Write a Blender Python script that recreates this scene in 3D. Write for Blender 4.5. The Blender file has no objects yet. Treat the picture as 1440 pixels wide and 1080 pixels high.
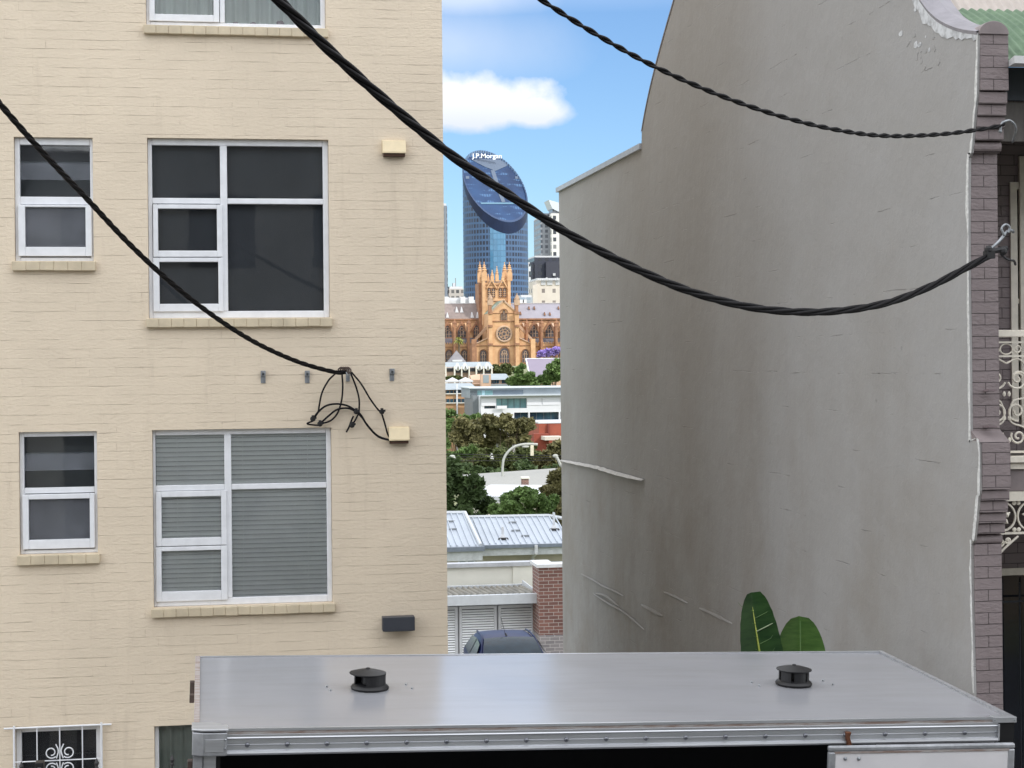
import bpy, bmesh, math, random
from mathutils import Vector, Matrix, noise
random.seed(7)
R = math.radians
sc = bpy.context.scene
COL = sc.collection
# ---------------------------------------------------------------- camera model
F = 2400.0; EZ = 5.6; YAW = R(9.23); ROLL = 0.0095; PX, PY = 720.0, 510.0
CAM = Vector((0, 0, EZ))
Fw = Vector((math.sin(YAW), math.cos(YAW), 0)); R0 = Vector((math.cos(YAW), -math.sin(YAW), 0)); U0 = Vector((0, 0, 1))
CR = R0*math.cos(ROLL) - U0*math.sin(ROLL); CU = U0*math.cos(ROLL) + R0*math.sin(ROLL)
def ray(x, y): return Fw + CR*((x-PX)/F) - CU*((y-PY)/F)
def P(x, y, Y):
    d = ray(x, y); return CAM + d*(Y/d.y)
def PXp(x, y, X):
    d = ray(x, y); return CAM + d*(X/d.x)
def PD(x, y, D): return CAM + ray(x, y)*D
cam = bpy.data.cameras.new('camera'); camo = bpy.data.objects.new('camera', cam); COL.objects.link(camo)
cam.sensor_width = 36; cam.lens = F/1440*36; cam.clip_start = .1; cam.clip_end = 20000
cam.shift_y = -(540-PY)/1440
M = Matrix((CR, CU, -Fw)).transposed().to_4x4(); M.translation = CAM
camo.matrix_world = M; sc.camera = camo

# ---------------------------------------------------------------- materials
def s2l(c):
    c = c/255; return c/12.92 if c <= .04045 else ((c+.055)/1.055)**2.4
def rgb(r, g, b, k=1): return (s2l(r)*k, s2l(g)*k, s2l(b)*k, 1)
MATS = {}
def nt(m): return m.node_tree.nodes, m.node_tree.links
def base_mat(name):
    m = bpy.data.materials.new(name); m.use_nodes = True
    n, l = nt(m); b = n['Principled BSDF']; return m, n, l, b
def mat(name, col, rough=.7, metal=0, var=.12, scale=6, bump=0, bscale=40, spec=.5, coord='Object', detail=6, stretch=(1, 1, 1), col2=None, lo=.35, hi=.65):
    if name in MATS: return MATS[name]
    m, n, l, b = base_mat(name)
    tc = n.new('ShaderNodeTexCoord'); mp = n.new('ShaderNodeMapping'); mp.inputs['Scale'].default_value = stretch
    l.new(tc.outputs[coord], mp.inputs[0])
    ns = n.new('ShaderNodeTexNoise'); ns.inputs['Scale'].default_value = scale; ns.inputs['Detail'].default_value = detail; ns.inputs['Roughness'].default_value = .6
    l.new(mp.outputs[0], ns.inputs['Vector'])
    rp = n.new('ShaderNodeValToRGB'); l.new(ns.outputs['Fac'], rp.inputs[0])
    c2 = col2 or tuple(c*(1-var) for c in col[:3])+(1,)
    c1 = col if col2 else tuple(min(1, c*(1+var)) for c in col[:3])+(1,)
    rp.color_ramp.elements[0].color = c2; rp.color_ramp.elements[1].color = c1
    rp.color_ramp.elements[0].position = lo; rp.color_ramp.elements[1].position = hi
    l.new(rp.outputs[0], b.inputs['Base Color'])
    b.inputs['Roughness'].default_value = rough; b.inputs['Metallic'].default_value = metal; b.inputs['Specular IOR Level'].default_value = spec
    if bump:
        n2 = n.new('ShaderNodeTexNoise'); n2.inputs['Scale'].default_value = bscale; n2.inputs['Detail'].default_value = 8
        l.new(mp.outputs[0], n2.inputs['Vector'])
        bp = n.new('ShaderNodeBump'); bp.inputs['Strength'].default_value = min(1, bump*4); bp.inputs['Distance'].default_value = bump*.25/max(.01, 1)
        l.new(n2.outputs['Fac'], bp.inputs['Height']); l.new(bp.outputs[0], b.inputs['Normal'])
    MATS[name] = m; return m
def N(n, t, **kw):
    x = n.new(t)
    for k, v in kw.items(): setattr(x, k, v)
    return x
def mth(n, l, op, a, b=None, c=None, clamp=False):
    x = n.new('ShaderNodeMath'); x.operation = op; x.use_clamp = clamp
    for i, v in enumerate((a, b, c)):
        if v is None: continue
        if isinstance(v, (int, float)): x.inputs[i].default_value = v
        else: l.new(v, x.inputs[i])
    return x.outputs[0]
def mixc(n, l, fac, a, b, mode='MIX'):
    x = n.new('ShaderNodeMix'); x.data_type = 'RGBA'; x.blend_type = mode
    for i, v in ((0, fac), (6, a), (7, b)):
        if isinstance(v, (int, float)): x.inputs[i].default_value = v
        elif isinstance(v, tuple): x.inputs[i].default_value = v
        else: l.new(v, x.inputs[i])
    return x.outputs[2]
def noisef(n, l, vec, scale, detail=5, rough=.6, stretch=None):
    if stretch:
        mp = n.new('ShaderNodeMapping'); mp.inputs['Scale'].default_value = stretch; l.new(vec, mp.inputs[0]); vec = mp.outputs[0]
    x = n.new('ShaderNodeTexNoise'); x.inputs['Scale'].default_value = scale; x.inputs['Detail'].default_value = detail; x.inputs['Roughness'].default_value = rough
    l.new(vec, x.inputs['Vector']); return x.outputs['Fac']
def ramp(n, l, v, a, b):
    x = n.new('ShaderNodeMapRange'); x.inputs['From Min'].default_value = a; x.inputs['From Max'].default_value = b; l.new(v, x.inputs['Value']); x.clamp = True; return x.outputs['Result']
def brick_nodes(n, l, horiz='X', bw=.24, bh=.086, mortar=.005, warp=.006, squash=1.0, freq=2, smooth=.3, roff=.5):
    tc = n.new('ShaderNodeTexCoord'); obj = tc.outputs['Object']
    sp = n.new('ShaderNodeSeparateXYZ'); l.new(obj, sp.inputs[0])
    h = mth(n, l, 'ADD', sp.outputs['X'], sp.outputs['Y']) if horiz == 'XY' else sp.outputs[horiz]
    wn = noisef(n, l, obj, 3.5, 3); wz = mth(n, l, 'MULTIPLY', mth(n, l, 'SUBTRACT', wn, .5), warp*2)
    z = mth(n, l, 'ADD', sp.outputs['Z'], wz)
    cb = n.new('ShaderNodeCombineXYZ'); l.new(h, cb.inputs[0]); l.new(z, cb.inputs[1])
    bt = n.new('ShaderNodeTexBrick'); bt.inputs['Scale'].default_value = 1; bt.inputs['Brick Width'].default_value = bw; bt.inputs['Row Height'].default_value = bh
    bt.inputs['Mortar Size'].default_value = mortar; bt.inputs['Mortar Smooth'].default_value = smooth; bt.squash = squash; bt.squash_frequency = freq; bt.offset = roff
    bt.inputs['Color1'].default_value = (0, 0, 0, 1); bt.inputs['Color2'].default_value = (1, 1, 1, 1); bt.inputs['Mortar'].default_value = (.5, .5, .5, 1); bt.inputs['Bias'].default_value = 0
    l.new(cb.outputs[0], bt.inputs['Vector'])
    return obj, sp, bt
def painted_brick(name, col, dirt, horiz='X', mask=(.42, .6), jointdark=.55, bumpd=.006, warp=.006, bh=.086, bw=.24, patch=.06, soft=False):
    m, n, l, b = base_mat(name)
    obj, sp, bt = brick_nodes(n, l, horiz, bw=bw, bh=bh, mortar=.0035, warp=warp)
    brk = ramp(n, l, noisef(n, l, obj, 7, 4, .6, (.45, 1, 3)), *mask)
    jf = bt.outputs['Fac']
    if soft:
        b2 = n.new('ShaderNodeTexBrick'); b2.inputs['Scale'].default_value = 1; b2.inputs['Brick Width'].default_value = 60; b2.inputs['Row Height'].default_value = bh; b2.inputs['Mortar Size'].default_value = .003; b2.inputs['Mortar Smooth'].default_value = .5
        l.new(bt.inputs['Vector'].links[0].from_socket, b2.inputs['Vector'])
        vm = ramp(n, l, noisef(n, l, obj, 3.1, 4, .6), .52, .66)
        jf = mth(n, l, 'MAXIMUM', b2.outputs['Fac'], mth(n, l, 'MULTIPLY', bt.outputs['Fac'], vm))
    fac = mth(n, l, 'MULTIPLY', jf, brk)
    big = ramp(n, l, noisef(n, l, obj, .9, 5), .3, .7)
    c = mixc(n, l, big, tuple(x*(1-patch) for x in col[:3])+(1,), tuple(min(1, x*(1+patch)) for x in col[:3])+(1,))
    # each brick a touch different
    c = mixc(n, l, mth(n, l, 'MULTIPLY', bt.outputs['Color'], .09), c, tuple(x*.8 for x in col[:3])+(1,))
    st = ramp(n, l, noisef(n, l, obj, 2.2, 6, .7, (2.5, 2.5, .35)), .56, .78)
    c = mixc(n, l, mth(n, l, 'MULTIPLY', st, .17), c, dirt)
    sm = ramp(n, l, noisef(n, l, obj, 38, 4, .7), .70, .80)
    c = mixc(n, l, mth(n, l, 'MULTIPLY', sm, .3), c, dirt)
    c = mixc(n, l, mth(n, l, 'MULTIPLY', fac, jointdark), c, dirt)
    l.new(c, b.inputs['Base Color']); b.inputs['Roughness'].default_value = .62; b.inputs['Specular IOR Level'].default_value = .35
    inv = mth(n, l, 'SUBTRACT', 1, mth(n, l, 'MULTIPLY', jf, mth(n, l, 'ADD', mth(n, l, 'MULTIPLY', brk, .75), .25 if not soft else .14)))
    lump = noisef(n, l, obj, 22, 6, .55, (1, 1, 2)); lump2 = noisef(n, l, obj, 140, 4, .6)
    h = mth(n, l, 'ADD', mth(n, l, 'ADD', inv, mth(n, l, 'MULTIPLY', lump, 1.1)), mth(n, l, 'MULTIPLY', lump2, .12))
    h = mth(n, l, 'ADD', h, mth(n, l, 'MULTIPLY', bt.outputs['Color'], .25))
    bp = n.new('ShaderNodeBump'); bp.inputs['Strength'].default_value = 1; bp.inputs['Distance'].default_value = bumpd
    l.new(h, bp.inputs['Height']); l.new(bp.outputs[0], b.inputs['Normal'])
    return m
def face_brick(name, c1, c2, mort, horiz='X', bw=.24, bh=.086):
    m, n, l, b = base_mat(name)
    obj, sp, bt = brick_nodes(n, l, horiz, bw=bw, bh=bh, mortar=.007, warp=0)
    bt.inputs['Color1'].default_value = c1; bt.inputs['Color2'].default_value = c2; bt.inputs['Mortar'].default_value = mort
    l.new(bt.outputs['Color'], b.inputs['Base Color']); b.inputs['Roughness'].default_value = .85
    return m
def gridmat(name, wall, glass, sx, sz, fx=.6, fz=.6, metal=0, grough=.15, vary=.5, uv=False):
    """window grid on a far facade: cells sx by sz metres, window fills fx,fz of a cell"""
    m, n, l, b = base_mat(name)
    tc = n.new('ShaderNodeTexCoord'); src = tc.outputs['UV' if uv else 'Object']
    sp = n.new('ShaderNodeSeparateXYZ'); l.new(src, sp.inputs[0])
    h = sp.outputs['X'] if uv else mth(n, l, 'ADD', sp.outputs['X'], sp.outputs['Y']); v = sp.outputs['Y'] if uv else sp.outputs['Z']
    hu = mth(n, l, 'DIVIDE', h, sx); vu = mth(n, l, 'DIVIDE', v, sz)
    a = mth(n, l, 'LESS_THAN', mth(n, l, 'FRACT', hu), fx); c = mth(n, l, 'LESS_THAN', mth(n, l, 'FRACT', vu), fz)
    f = mth(n, l, 'MULTIPLY', a, c)
    cb = n.new('ShaderNodeCombineXYZ'); l.new(mth(n, l, 'FLOOR', hu), cb.inputs[0]); l.new(mth(n, l, 'FLOOR', vu), cb.inputs[1])
    wn = n.new('ShaderNodeTexWhiteNoise'); l.new(cb.outputs[0], wn.inputs['Vector'])
    g2 = mixc(n, l, mth(n, l, 'MULTIPLY', mth(n, l, 'POWER', wn.outputs['Value'], 2), vary), glass, wall)
    nz = ramp(n, l, noisef(n, l, tc.outputs['Object'], .25, 4), .3, .7)
    wc = mixc(n, l, mth(n, l, 'MULTIPLY', nz, .25), wall, tuple(x*.6 for x in wall[:3])+(1,))
    l.new(mixc(n, l, f, wc, g2), b.inputs['Base Color'])
    l.new(mth(n, l, 'SUBTRACT', .7, mth(n, l, 'MULTIPLY', f, .7-grough)), b.inputs['Roughness'])
    b.inputs['Metallic'].default_value = metal
    return m
def glass_mat(name, tint=(.9, .95, .95, 1), ior=1.5, dust_or_lift=.04, rough=.02):
    m = bpy.data.materials.new(name); m.use_nodes = True; n, l = nt(m); n.clear()
    o = n.new('ShaderNodeOutputMaterial'); tr = n.new('ShaderNodeBsdfTransparent'); tr.inputs[0].default_value = tint
    gl = n.new('ShaderNodeBsdfGlossy'); gl.inputs['Roughness'].default_value = rough
    fr = n.new('ShaderNodeFresnel'); fr.inputs[0].default_value = ior
    tc = n.new('ShaderNodeTexCoord'); nz = noisef(n, l, tc.outputs['Object'], 1.5, 3)
    bp = n.new('ShaderNodeBump'); bp.inputs['Strength'].default_value = .08; bp.inputs['Distance'].default_value = .006; l.new(nz, bp.inputs['Height']); l.new(bp.outputs[0], gl.inputs['Normal'])
    mx = n.new('ShaderNodeMixShader'); l.new(mth(n, l, 'MULTIPLY', fr.outputs[0], 1.25, clamp=True), mx.inputs[0]); l.new(tr.outputs[0], mx.inputs[1]); l.new(gl.outputs[0], mx.inputs[2])
    df = n.new('ShaderNodeBsdfDiffuse'); df.inputs[0].default_value = (.46, .48, .55, 1)
    d = ramp(n, l, noisef(n, l, tc.outputs['Object'], 2.5, 6, .65), .0, .85)
    m2 = n.new('ShaderNodeMixShader'); l.new(mth(n, l, 'MULTIPLY', d, dust_or_lift), m2.inputs[0]); l.new(mx.outputs[0], m2.inputs[1]); l.new(df.outputs[0], m2.inputs[2])
    l.new(m2.outputs[0], o.inputs[0]); return m

# ---------------------------------------------------------------- mesh builder
class MB:
    def __init__(s): s.v = []; s.f = []; s.uv = []
    def add(s, vs, fs):
        o = len(s.v); s.v += [Vector(v) for v in vs]; s.f += [tuple(i+o for i in f) for f in fs]; return s
    def box(s, x0, x1, y0, y1, z0, z1):
        x0, x1 = sorted((x0, x1)); y0, y1 = sorted((y0, y1)); z0, z1 = sorted((z0, z1))
        return s.add([(x0,y0,z0),(x1,y0,z0),(x1,y1,z0),(x0,y1,z0),(x0,y0,z1),(x1,y0,z1),(x1,y1,z1),(x0,y1,z1)],
                     [(0,3,2,1),(4,5,6,7),(0,1,5,4),(1,2,6,5),(2,3,7,6),(3,0,4,7)])
    def prism(s, pts, off):
        """pts: planar 3d loop; off: extrusion vector"""
        n = len(pts); off = Vector(off); a = [Vector(p) for p in pts]; b = [p+off for p in a]
        nn = Vector((0,0,0))
        for i in range(n): nn += a[i].cross(a[(i+1) % n])
        if nn.dot(off) > 0: a.reverse(); b.reverse()
        return s.add(a+b, [tuple(range(n)), tuple(range(2*n-1, n-1, -1))]+[((i+1) % n, i, n+i, n+(i+1) % n) for i in range(n)])
    def quad(s, a, b, c, d): return s.add([a, b, c, d], [(0, 1, 2, 3)])
    def tube(s, pts, r, seg=8, cap=True, closed=False):
        pts = [Vector(p) for p in pts]; n = len(pts); rr = r if isinstance(r, (list, tuple)) else [r]*n
        o = len(s.v); up = None
        for i, p in enumerate(pts):
            t = (pts[(i+1) % n if closed else min(i+1, n-1)]-pts[(i-1) % n if closed else max(i-1, 0)])
            if t.length < 1e-9: t = Vector((0,0,1))
            t.normalize()
            if up is None:
                up = Vector((0,0,1)) if abs(t.z) < .9 else Vector((1,0,0))
            x = t.cross(up)
            if x.length < 1e-6: x = t.orthogonal()
            x.normalize(); y = x.cross(t).normalized(); up = y
            for k in range(seg):
                a = 2*math.pi*k/seg; s.v.append(p+(x*math.cos(a)+y*math.sin(a))*rr[i])
        for i in range(n if closed else n-1):
            j = (i+1) % n
            for k in range(seg):
                k2 = (k+1) % seg
                s.f.append((o+i*seg+k, o+i*seg+k2, o+j*seg+k2, o+j*seg+k))
        if cap and not closed:
            s.f.append(tuple(o+k for k in reversed(range(seg)))); s.f.append(tuple(o+(n-1)*seg+k for k in range(seg)))
        return s
    def cone(s, base, top, r0, r1, seg=10): return s.tube([base, top], [r0, r1], seg)
    def lathe(s, c, prof, seg=24, ax=(1, 1)):
        c = Vector(c); o = len(s.v)
        for r, z in prof:
            for k in range(seg):
                a = 2*math.pi*k/seg; s.v.append(c+Vector((r*ax[0]*math.cos(a), r*ax[1]*math.sin(a), z)))
        for i in range(len(prof)-1):
            for k in range(seg):
                k2 = (k+1) % seg; s.f.append((o+i*seg+k, o+i*seg+k2, o+(i+1)*seg+k2, o+(i+1)*seg+k))
        s.f.append(tuple(o+k for k in reversed(range(seg)))); m = len(prof)-1; s.f.append(tuple(o+m*seg+k for k in range(seg)))
        return s
    def ball(s, c, r, seg=10, rings=6, sq=(1,1,1)):
        c = Vector(c); o = len(s.v)
        for i in range(1, rings):
            t = math.pi*i/rings
            for k in range(seg):
                a = 2*math.pi*k/seg; s.v.append(c+Vector((r*sq[0]*math.sin(t)*math.cos(a), r*sq[1]*math.sin(t)*math.sin(a), r*sq[2]*math.cos(t))))
        top = len(s.v); s.v.append(c+Vector((0,0,r*sq[2]))); s.v.append(c-Vector((0,0,r*sq[2])))
        for i in range(rings-2):
            for k in range(seg):
                k2 = (k+1) % seg; s.f.append((o+i*seg+k, o+(i+1)*seg+k, o+(i+1)*seg+k2, o+i*seg+k2))
        for k in range(seg):
            k2 = (k+1) % seg; s.f.append((top, o+k, o+k2)); s.f.append((top+1, o+(rings-2)*seg+k2, o+(rings-2)*seg+k))
        return s
    def wall(s, x0, x1, z0, z1, y, holes, rd=.12, flip=1):
        """frontal wall at plane y facing -Y with rectangular holes and reveals rd deep"""
        xs = sorted({x0, x1}|{h[0] for h in holes}|{h[1] for h in holes}); zs = sorted({z0, z1}|{h[2] for h in holes}|{h[3] for h in holes})
        xs = [x for x in xs if x0-1e-9 <= x <= x1+1e-9]; zs = [z for z in zs if z0-1e-9 <= z <= z1+1e-9]
        idx = {}
        def vi(x, z):
            if (x, z) not in idx: idx[(x, z)] = len(s.v); s.v.append(Vector((x, y, z)))
            return idx[(x, z)]
        for i in range(len(xs)-1):
            for j in range(len(zs)-1):
                cx, cz = (xs[i]+xs[i+1])/2, (zs[j]+zs[j+1])/2
                if any(h[0] < cx < h[1] and h[2] < cz < h[3] for h in holes): continue
                s.f.append((vi(xs[i], zs[j]), vi(xs[i+1], zs[j]), vi(xs[i+1], zs[j+1]), vi(xs[i], zs[j+1])))
        for a, b, c, d in holes:
            a, b = max(a, x0), min(b, x1); c, d = max(c, z0), min(d, z1); y2 = y+rd
            s.quad((a,y,c),(a,y2,c),(a,y2,d),(a,y,d)); s.quad((b,y,c),(b,y,d),(b,y2,d),(b,y2,c))
            s.quad((a,y,d),(a,y2,d),(b,y2,d),(b,y,d)); s.quad((a,y,c),(b,y,c),(b,y2,c),(a,y2,c))
        return s
    def build(s, name, m, parent=None, smooth=False, local=False, bevel=0, autosm=None):
        off = Vector((0,0,0))
        if parent is not None and not local:
            q = parent
            while q is not None: off = off+q.location; q = q.parent
        me = bpy.data.meshes.new(name); me.from_pydata([v-off for v in s.v], [], s.f)
        if s.uv:
            ul = me.uv_layers.new(name='UVMap')
            for i, u in enumerate(s.uv): ul.data[i].uv = u
        me.materials.append(m); me.validate(); me.update()
        if smooth:
            for p in me.polygons: p.use_smooth = True
        o = bpy.data.objects.new(name, me); COL.objects.link(o)
        if parent is not None: o.parent = parent
        if autosm and smooth:
            try: me.set_sharp_from_angle(angle=R(autosm))
            except Exception: pass
        if bevel:
            bv = o.modifiers.new('bevel', 'BEVEL'); bv.width = bevel; bv.segments = 2; bv.limit_method = 'ANGLE'
        return o
def thing(name, label, cat, loc=(0,0,0), group=None):
    o = bpy.data.objects.new(name, None); COL.objects.link(o); o.location = loc; o.empty_display_size = .2
    o['label'] = label; o['category'] = cat
    if group: o['group'] = group
    return o
def tag(o, label, cat, group=None, kind=None):
    o['label'] = label; o['category'] = cat
    if group: o['group'] = group
    if kind: o['kind'] = kind
    return o
def struct(o, label=None):
    o['kind'] = 'structure'
    if label: o['label'] = label
    return o
def catmull(pts, n=8):
    pts = [Vector(p) for p in pts]; q = [pts[0]*2-pts[1]]+pts+[pts[-1]*2-pts[-2]]; out = []
    for i in range(1, len(q)-2):
        for k in range(n):
            t = k/n; p0, p1, p2, p3 = q[i-1:i+3]
            out.append(.5*((2*p1)+(p2-p0)*t+(2*p0-5*p1+4*p2-p3)*t*t+(3*p1-p0-3*p2+p3)*t**3))
    out.append(pts[-1]); return out
SUN_E=2.0; SKY_E=.15; CL=5.7; CL2=13.5; SKT=(.56,.67,.80); EXPO=0.45
# ---------------------------------------------------------------- shared materials
m_cream = painted_brick('cream painted brick', rgb(222,207,185), rgb(132,110,88), mask=(.46,.66), soft=True, warp=.008, jointdark=.30, bumpd=.005)
m_creamtrim = mat('cream painted sill', rgb(202,188,162), .6, var=.12, scale=5, bump=.01, bscale=60)
m_white = mat('white gloss timber paint', rgb(228,230,234), .35, var=.05, scale=9, bump=.004, bscale=30)
m_glass = glass_mat('window glass', tint=(.98,1,1,1))
m_glass2 = glass_mat('dusty window glass', dust_or_lift=.34)
m_glass3 = glass_mat('pale louvre glass', dust_or_lift=.34)
m_roller = mat('dark grey roller blind', rgb(66,71,77), .8, var=.1, scale=1.5, stretch=(1,1,.4))
m_blind = mat('sage grey venetian slat', rgb(236,240,234), .5, var=.04, scale=3)
m_curtain = mat('pale curtain', rgb(205,214,208), .9, var=.05, scale=3)
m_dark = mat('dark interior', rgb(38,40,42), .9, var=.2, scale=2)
m_black = mat('black plastic', rgb(15,15,18), .5, var=.1, scale=20, bump=.002, bscale=90)
m_cable = mat('weathered black cable', rgb(16,14,17), .62, var=.3, scale=30, spec=.22)
m_cable2 = mat('sun bleached brown cable', rgb(98,84,76), .7, var=.3, scale=30)
m_galv = mat('galvanised steel', rgb(150,154,158), .45, .7, var=.2, scale=25)

# ---------------------------------------------------------------- cream apartment building
YC = 16.1
def hx(x, y=500): return P(x, y, YC).x
def hz(y, x=340): return P(x, y, YC).z
xr = P(626, 500, YC).x
bld = thing('apartment_building', 'cream painted brick apartment block with white framed windows left of the gap', 'building', (0, YC, 0))
def opening(x0, x1, y0, y1):
    xm, ym = (x0+x1)/2, (y0+y1)/2
    return (P(x0, ym, YC).x, P(x1, ym, YC).x, P(xm, y1, YC).z, P(xm, y0, YC).z)
O = dict(top=opening(204, 457, -215, 38), b2=opening(208, 463, 195, 447), s2=opening(20, 131, 193, 367), b3=opening(215, 467, 603, 851),
         s3=opening(27, 137, 607, 779), g=opening(22, 143, 1022, 1190), bb=opening(218, 470, 1016, 1262), st=opening(14, 126, -218, -50))
wb = MB().wall(hx(-420), xr, -1.5, 13.2, YC, list(O.values()), rd=.14)
x0 = hx(-420)
wb.quad((xr,YC,-1.5),(xr,YC+11,-1.5),(xr,YC+11,13.2),(xr,YC,13.2)); wb.quad((x0,YC,-1.5),(x0,YC,13.2),(x0,YC+11,13.2),(x0,YC+11,-1.5))
wb.quad((x0,YC+11,-1.5),(x0,YC+11,13.2),(xr,YC+11,13.2),(xr,YC+11,-1.5))
wb.build('wall', m_cream, bld)
MB().box(x0-.1, xr+.1, YC-.1, YC+11.1, 13.2, 13.4).build('roof', mat('grey flat roof', rgb(120,118,114)), bld)
# interior partition well behind the glass, one dark skin
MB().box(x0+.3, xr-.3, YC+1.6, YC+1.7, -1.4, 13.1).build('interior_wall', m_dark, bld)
def W(px, py): 
    p = P(px, py, YC); return p.x, p.z
def bar(mb, x0, y0, x1, y1, ya, yb):
    a = W(x0, (y0+y1)/2)[0]; b = W(x1, (y0+y1)/2)[0]; c = W((x0+x1)/2, y1)[1]; d = W((x0+x1)/2, y0)[1]
    mb.box(a, b, YC+ya, YC+yb, c, d)
def ringbar(mb, o, i, ya, yb):
    """frame ring from outer (x0,x1,z0,z1) and inner metres"""
    mb.box(o[0], i[0], YC+ya, YC+yb, o[2], o[3]); mb.box(i[1], o[1], YC+ya, YC+yb, o[2], o[3])
    mb.box(i[0], i[1], YC+ya, YC+yb, i[3], o[3]); mb.box(i[0], i[1], YC+ya, YC+yb, o[2], i[2])
def sill(op, ext=.02, h=.085, parent=None):
    mb = MB(); n = max(3, round((op[1]-op[0])/.11)); w = (op[1]-op[0]+2*ext)/n
    for k in range(n):   # brick-on-edge sill, one painted mesh
        j = random.uniform(-.004, .004)
        mb.box(op[0]-ext+k*w, op[0]-ext+(k+1)*w-.0004, YC-.055+j*.6, YC+.10, op[2]-h+j*.5, op[2]-.004)
    return mb.build('sill', m_creamtrim, parent, bevel=.006)
def pane(op, name_mat, parent, yy=.085, nm='pane'):
    a, b, c, d, y = op[0]-.01, op[1]+.01, op[2]-.01, op[3]+.01, YC+yy
    return MB().quad((a,y,c),(b,y,c),(b,y,d),(a,y,d)).build(nm, name_mat, parent)
def px2(x0, x1, y0, y1): return opening(x0, x1, y0, y1)
def venetian(op, parent, tilt=70, y=.112, pitch=.0435):
    mb = MB(); z = op[3]-.03; t = R(tilt); w = .042
    while z > op[2]+.01:
        cy, cz = math.cos(t)*w/2, math.sin(t)*w/2; jj = random.uniform(-.0012, .0012)
        mb.add([(op[0],YC+y-cy,z-cz+jj),(op[1],YC+y-cy,z-cz-jj),(op[1],YC+y-.004,z+.004),(op[0],YC+y-.004,z+.004),(op[0],YC+y+cy,z+cz),(op[1],YC+y+cy,z+cz)], [(0,1,2,3),(3,2,5,4)])
        z -= pitch
    for f in (.12, .5, .88):
        x = op[0]+(op[1]-op[0])*f; mb.box(x-.002, x+.002, YC+y-.017, YC+y-.0155, op[2], op[3])
    return mb.build('venetian_blind', m_blind, parent)
def big_window(key, fr, mull, tran, sashes, panes, blind, sillh=.085, g=None):
    op = O[key]; mb = MB()
    w = thing  # noqa
    ringbar(mb, (op[0]+.001, op[1]-.001, op[2]+.001, op[3]-.001), fr, .06, .12)
    # sloping head/side beads
    mb.box(mull[0], mull[1], YC+.055, YC+.118, fr[2], fr[3]); 
    mb.box(fr[0], mull[0], YC+.058, YC+.116, tran[0], tran[1]); mb.box(mull[1], fr[1], YC+.058, YC+.116, tran[0], tran[1])
    win = mb.build('window', m_white, bld, bevel=.006)
    for (a, b) in sashes:
        sm = MB(); ringbar(sm, a, b, .038, .1); sm.build('sash', m_white, win, bevel=.005); pane(b, g or m_glass, win, .07)
    for p in panes: pane(p, g or m_glass, win, .09)
    sill(op, parent=win, h=sillh)
    full = (op[0]+.03, op[1]-.03, op[2]+.02, op[3]-.03)
    if blind == 'roller':
        o = MB().box(full[0], full[1], YC+.17, YC+.174, full[2], full[3]).build('roller_blind', m_roller, win)
    elif blind == 'venetian':
        venetian((full[0], full[1], full[2], full[3]), win)
    else:
        cm = MB(); n = 120; a, b, c, d = full
        pts = [(a+(b-a)*i/n, YC+.14+.018*math.sin(i*.55)+.006*math.sin(i*1.3)) for i in range(n+1)]
        for i in range(n): cm.quad((pts[i][0],pts[i][1],c),(pts[i+1][0],pts[i+1][1],c),(pts[i+1][0],pts[i+1][1],d),(pts[i][0],pts[i][1],d))
        cm.build('curtain', blind, win, smooth=True)
    return win
def zr(y0, y1, x): return (P(x, y1, YC).z, P(x, y0, YC).z)
def xr2(x0, x1, y): return (P(x0, y, YC).x, P(x1, y, YC).x)
big_window('b2', px2(214, 455, 204, 437), xr2(310, 320, 320), zr(278, 286, 330),
    [(px2(215,313,287,361), px2(222,305,293,352)), (px2(215,314,362,438), px2(224,307,368,427))],
    [px2(213,310,205,278), px2(320,453,205,278), px2(321,455,286,435)], 'roller')
big_window('b3', px2(219, 460, 611, 841), xr2(316, 326, 725), zr(681, 689, 340),
    [(px2(219,319,691,768), px2(227,311,699,757)), (px2(219,320,769,846), px2(227,311,775,832))],
    [px2(219,316,611,681), px2(325,459,611,681), px2(327,460,689,838)], 'venetian', g=glass_mat('blind brightening glass', tint=(.98,1,1,1), dust_or_lift=.16))  # pale veil in this glass brightens the blinds, light put into colour
big_window('top', px2(210, 450, -206, 31), xr2(308, 315, -90), zr(-132, -124, 330),
    [(px2(209,308,-123,-48), px2(217,300,-116,-58)), (px2(209,308,-46,29), px2(217,300,-38,19))],
    [px2(213,308,-205,-132), px2(315,450,-205,-132), px2(315,450,-124,31)], m_curtain)
big_window('bb', px2(224, 463, 1018, 1252), xr2(320, 330, 1120), zr(1095, 1102, 330),
    [(px2(225,322,1104,1180), px2(232,314,1110,1170)), (px2(225,322,1182,1250), px2(232,314,1188,1240))],
    [px2(224,320,1018,1095), px2(330,463,1018,1095), px2(330,463,1102,1252)], mat('sage green curtain', rgb(150,160,148), .9, var=.06))
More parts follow.
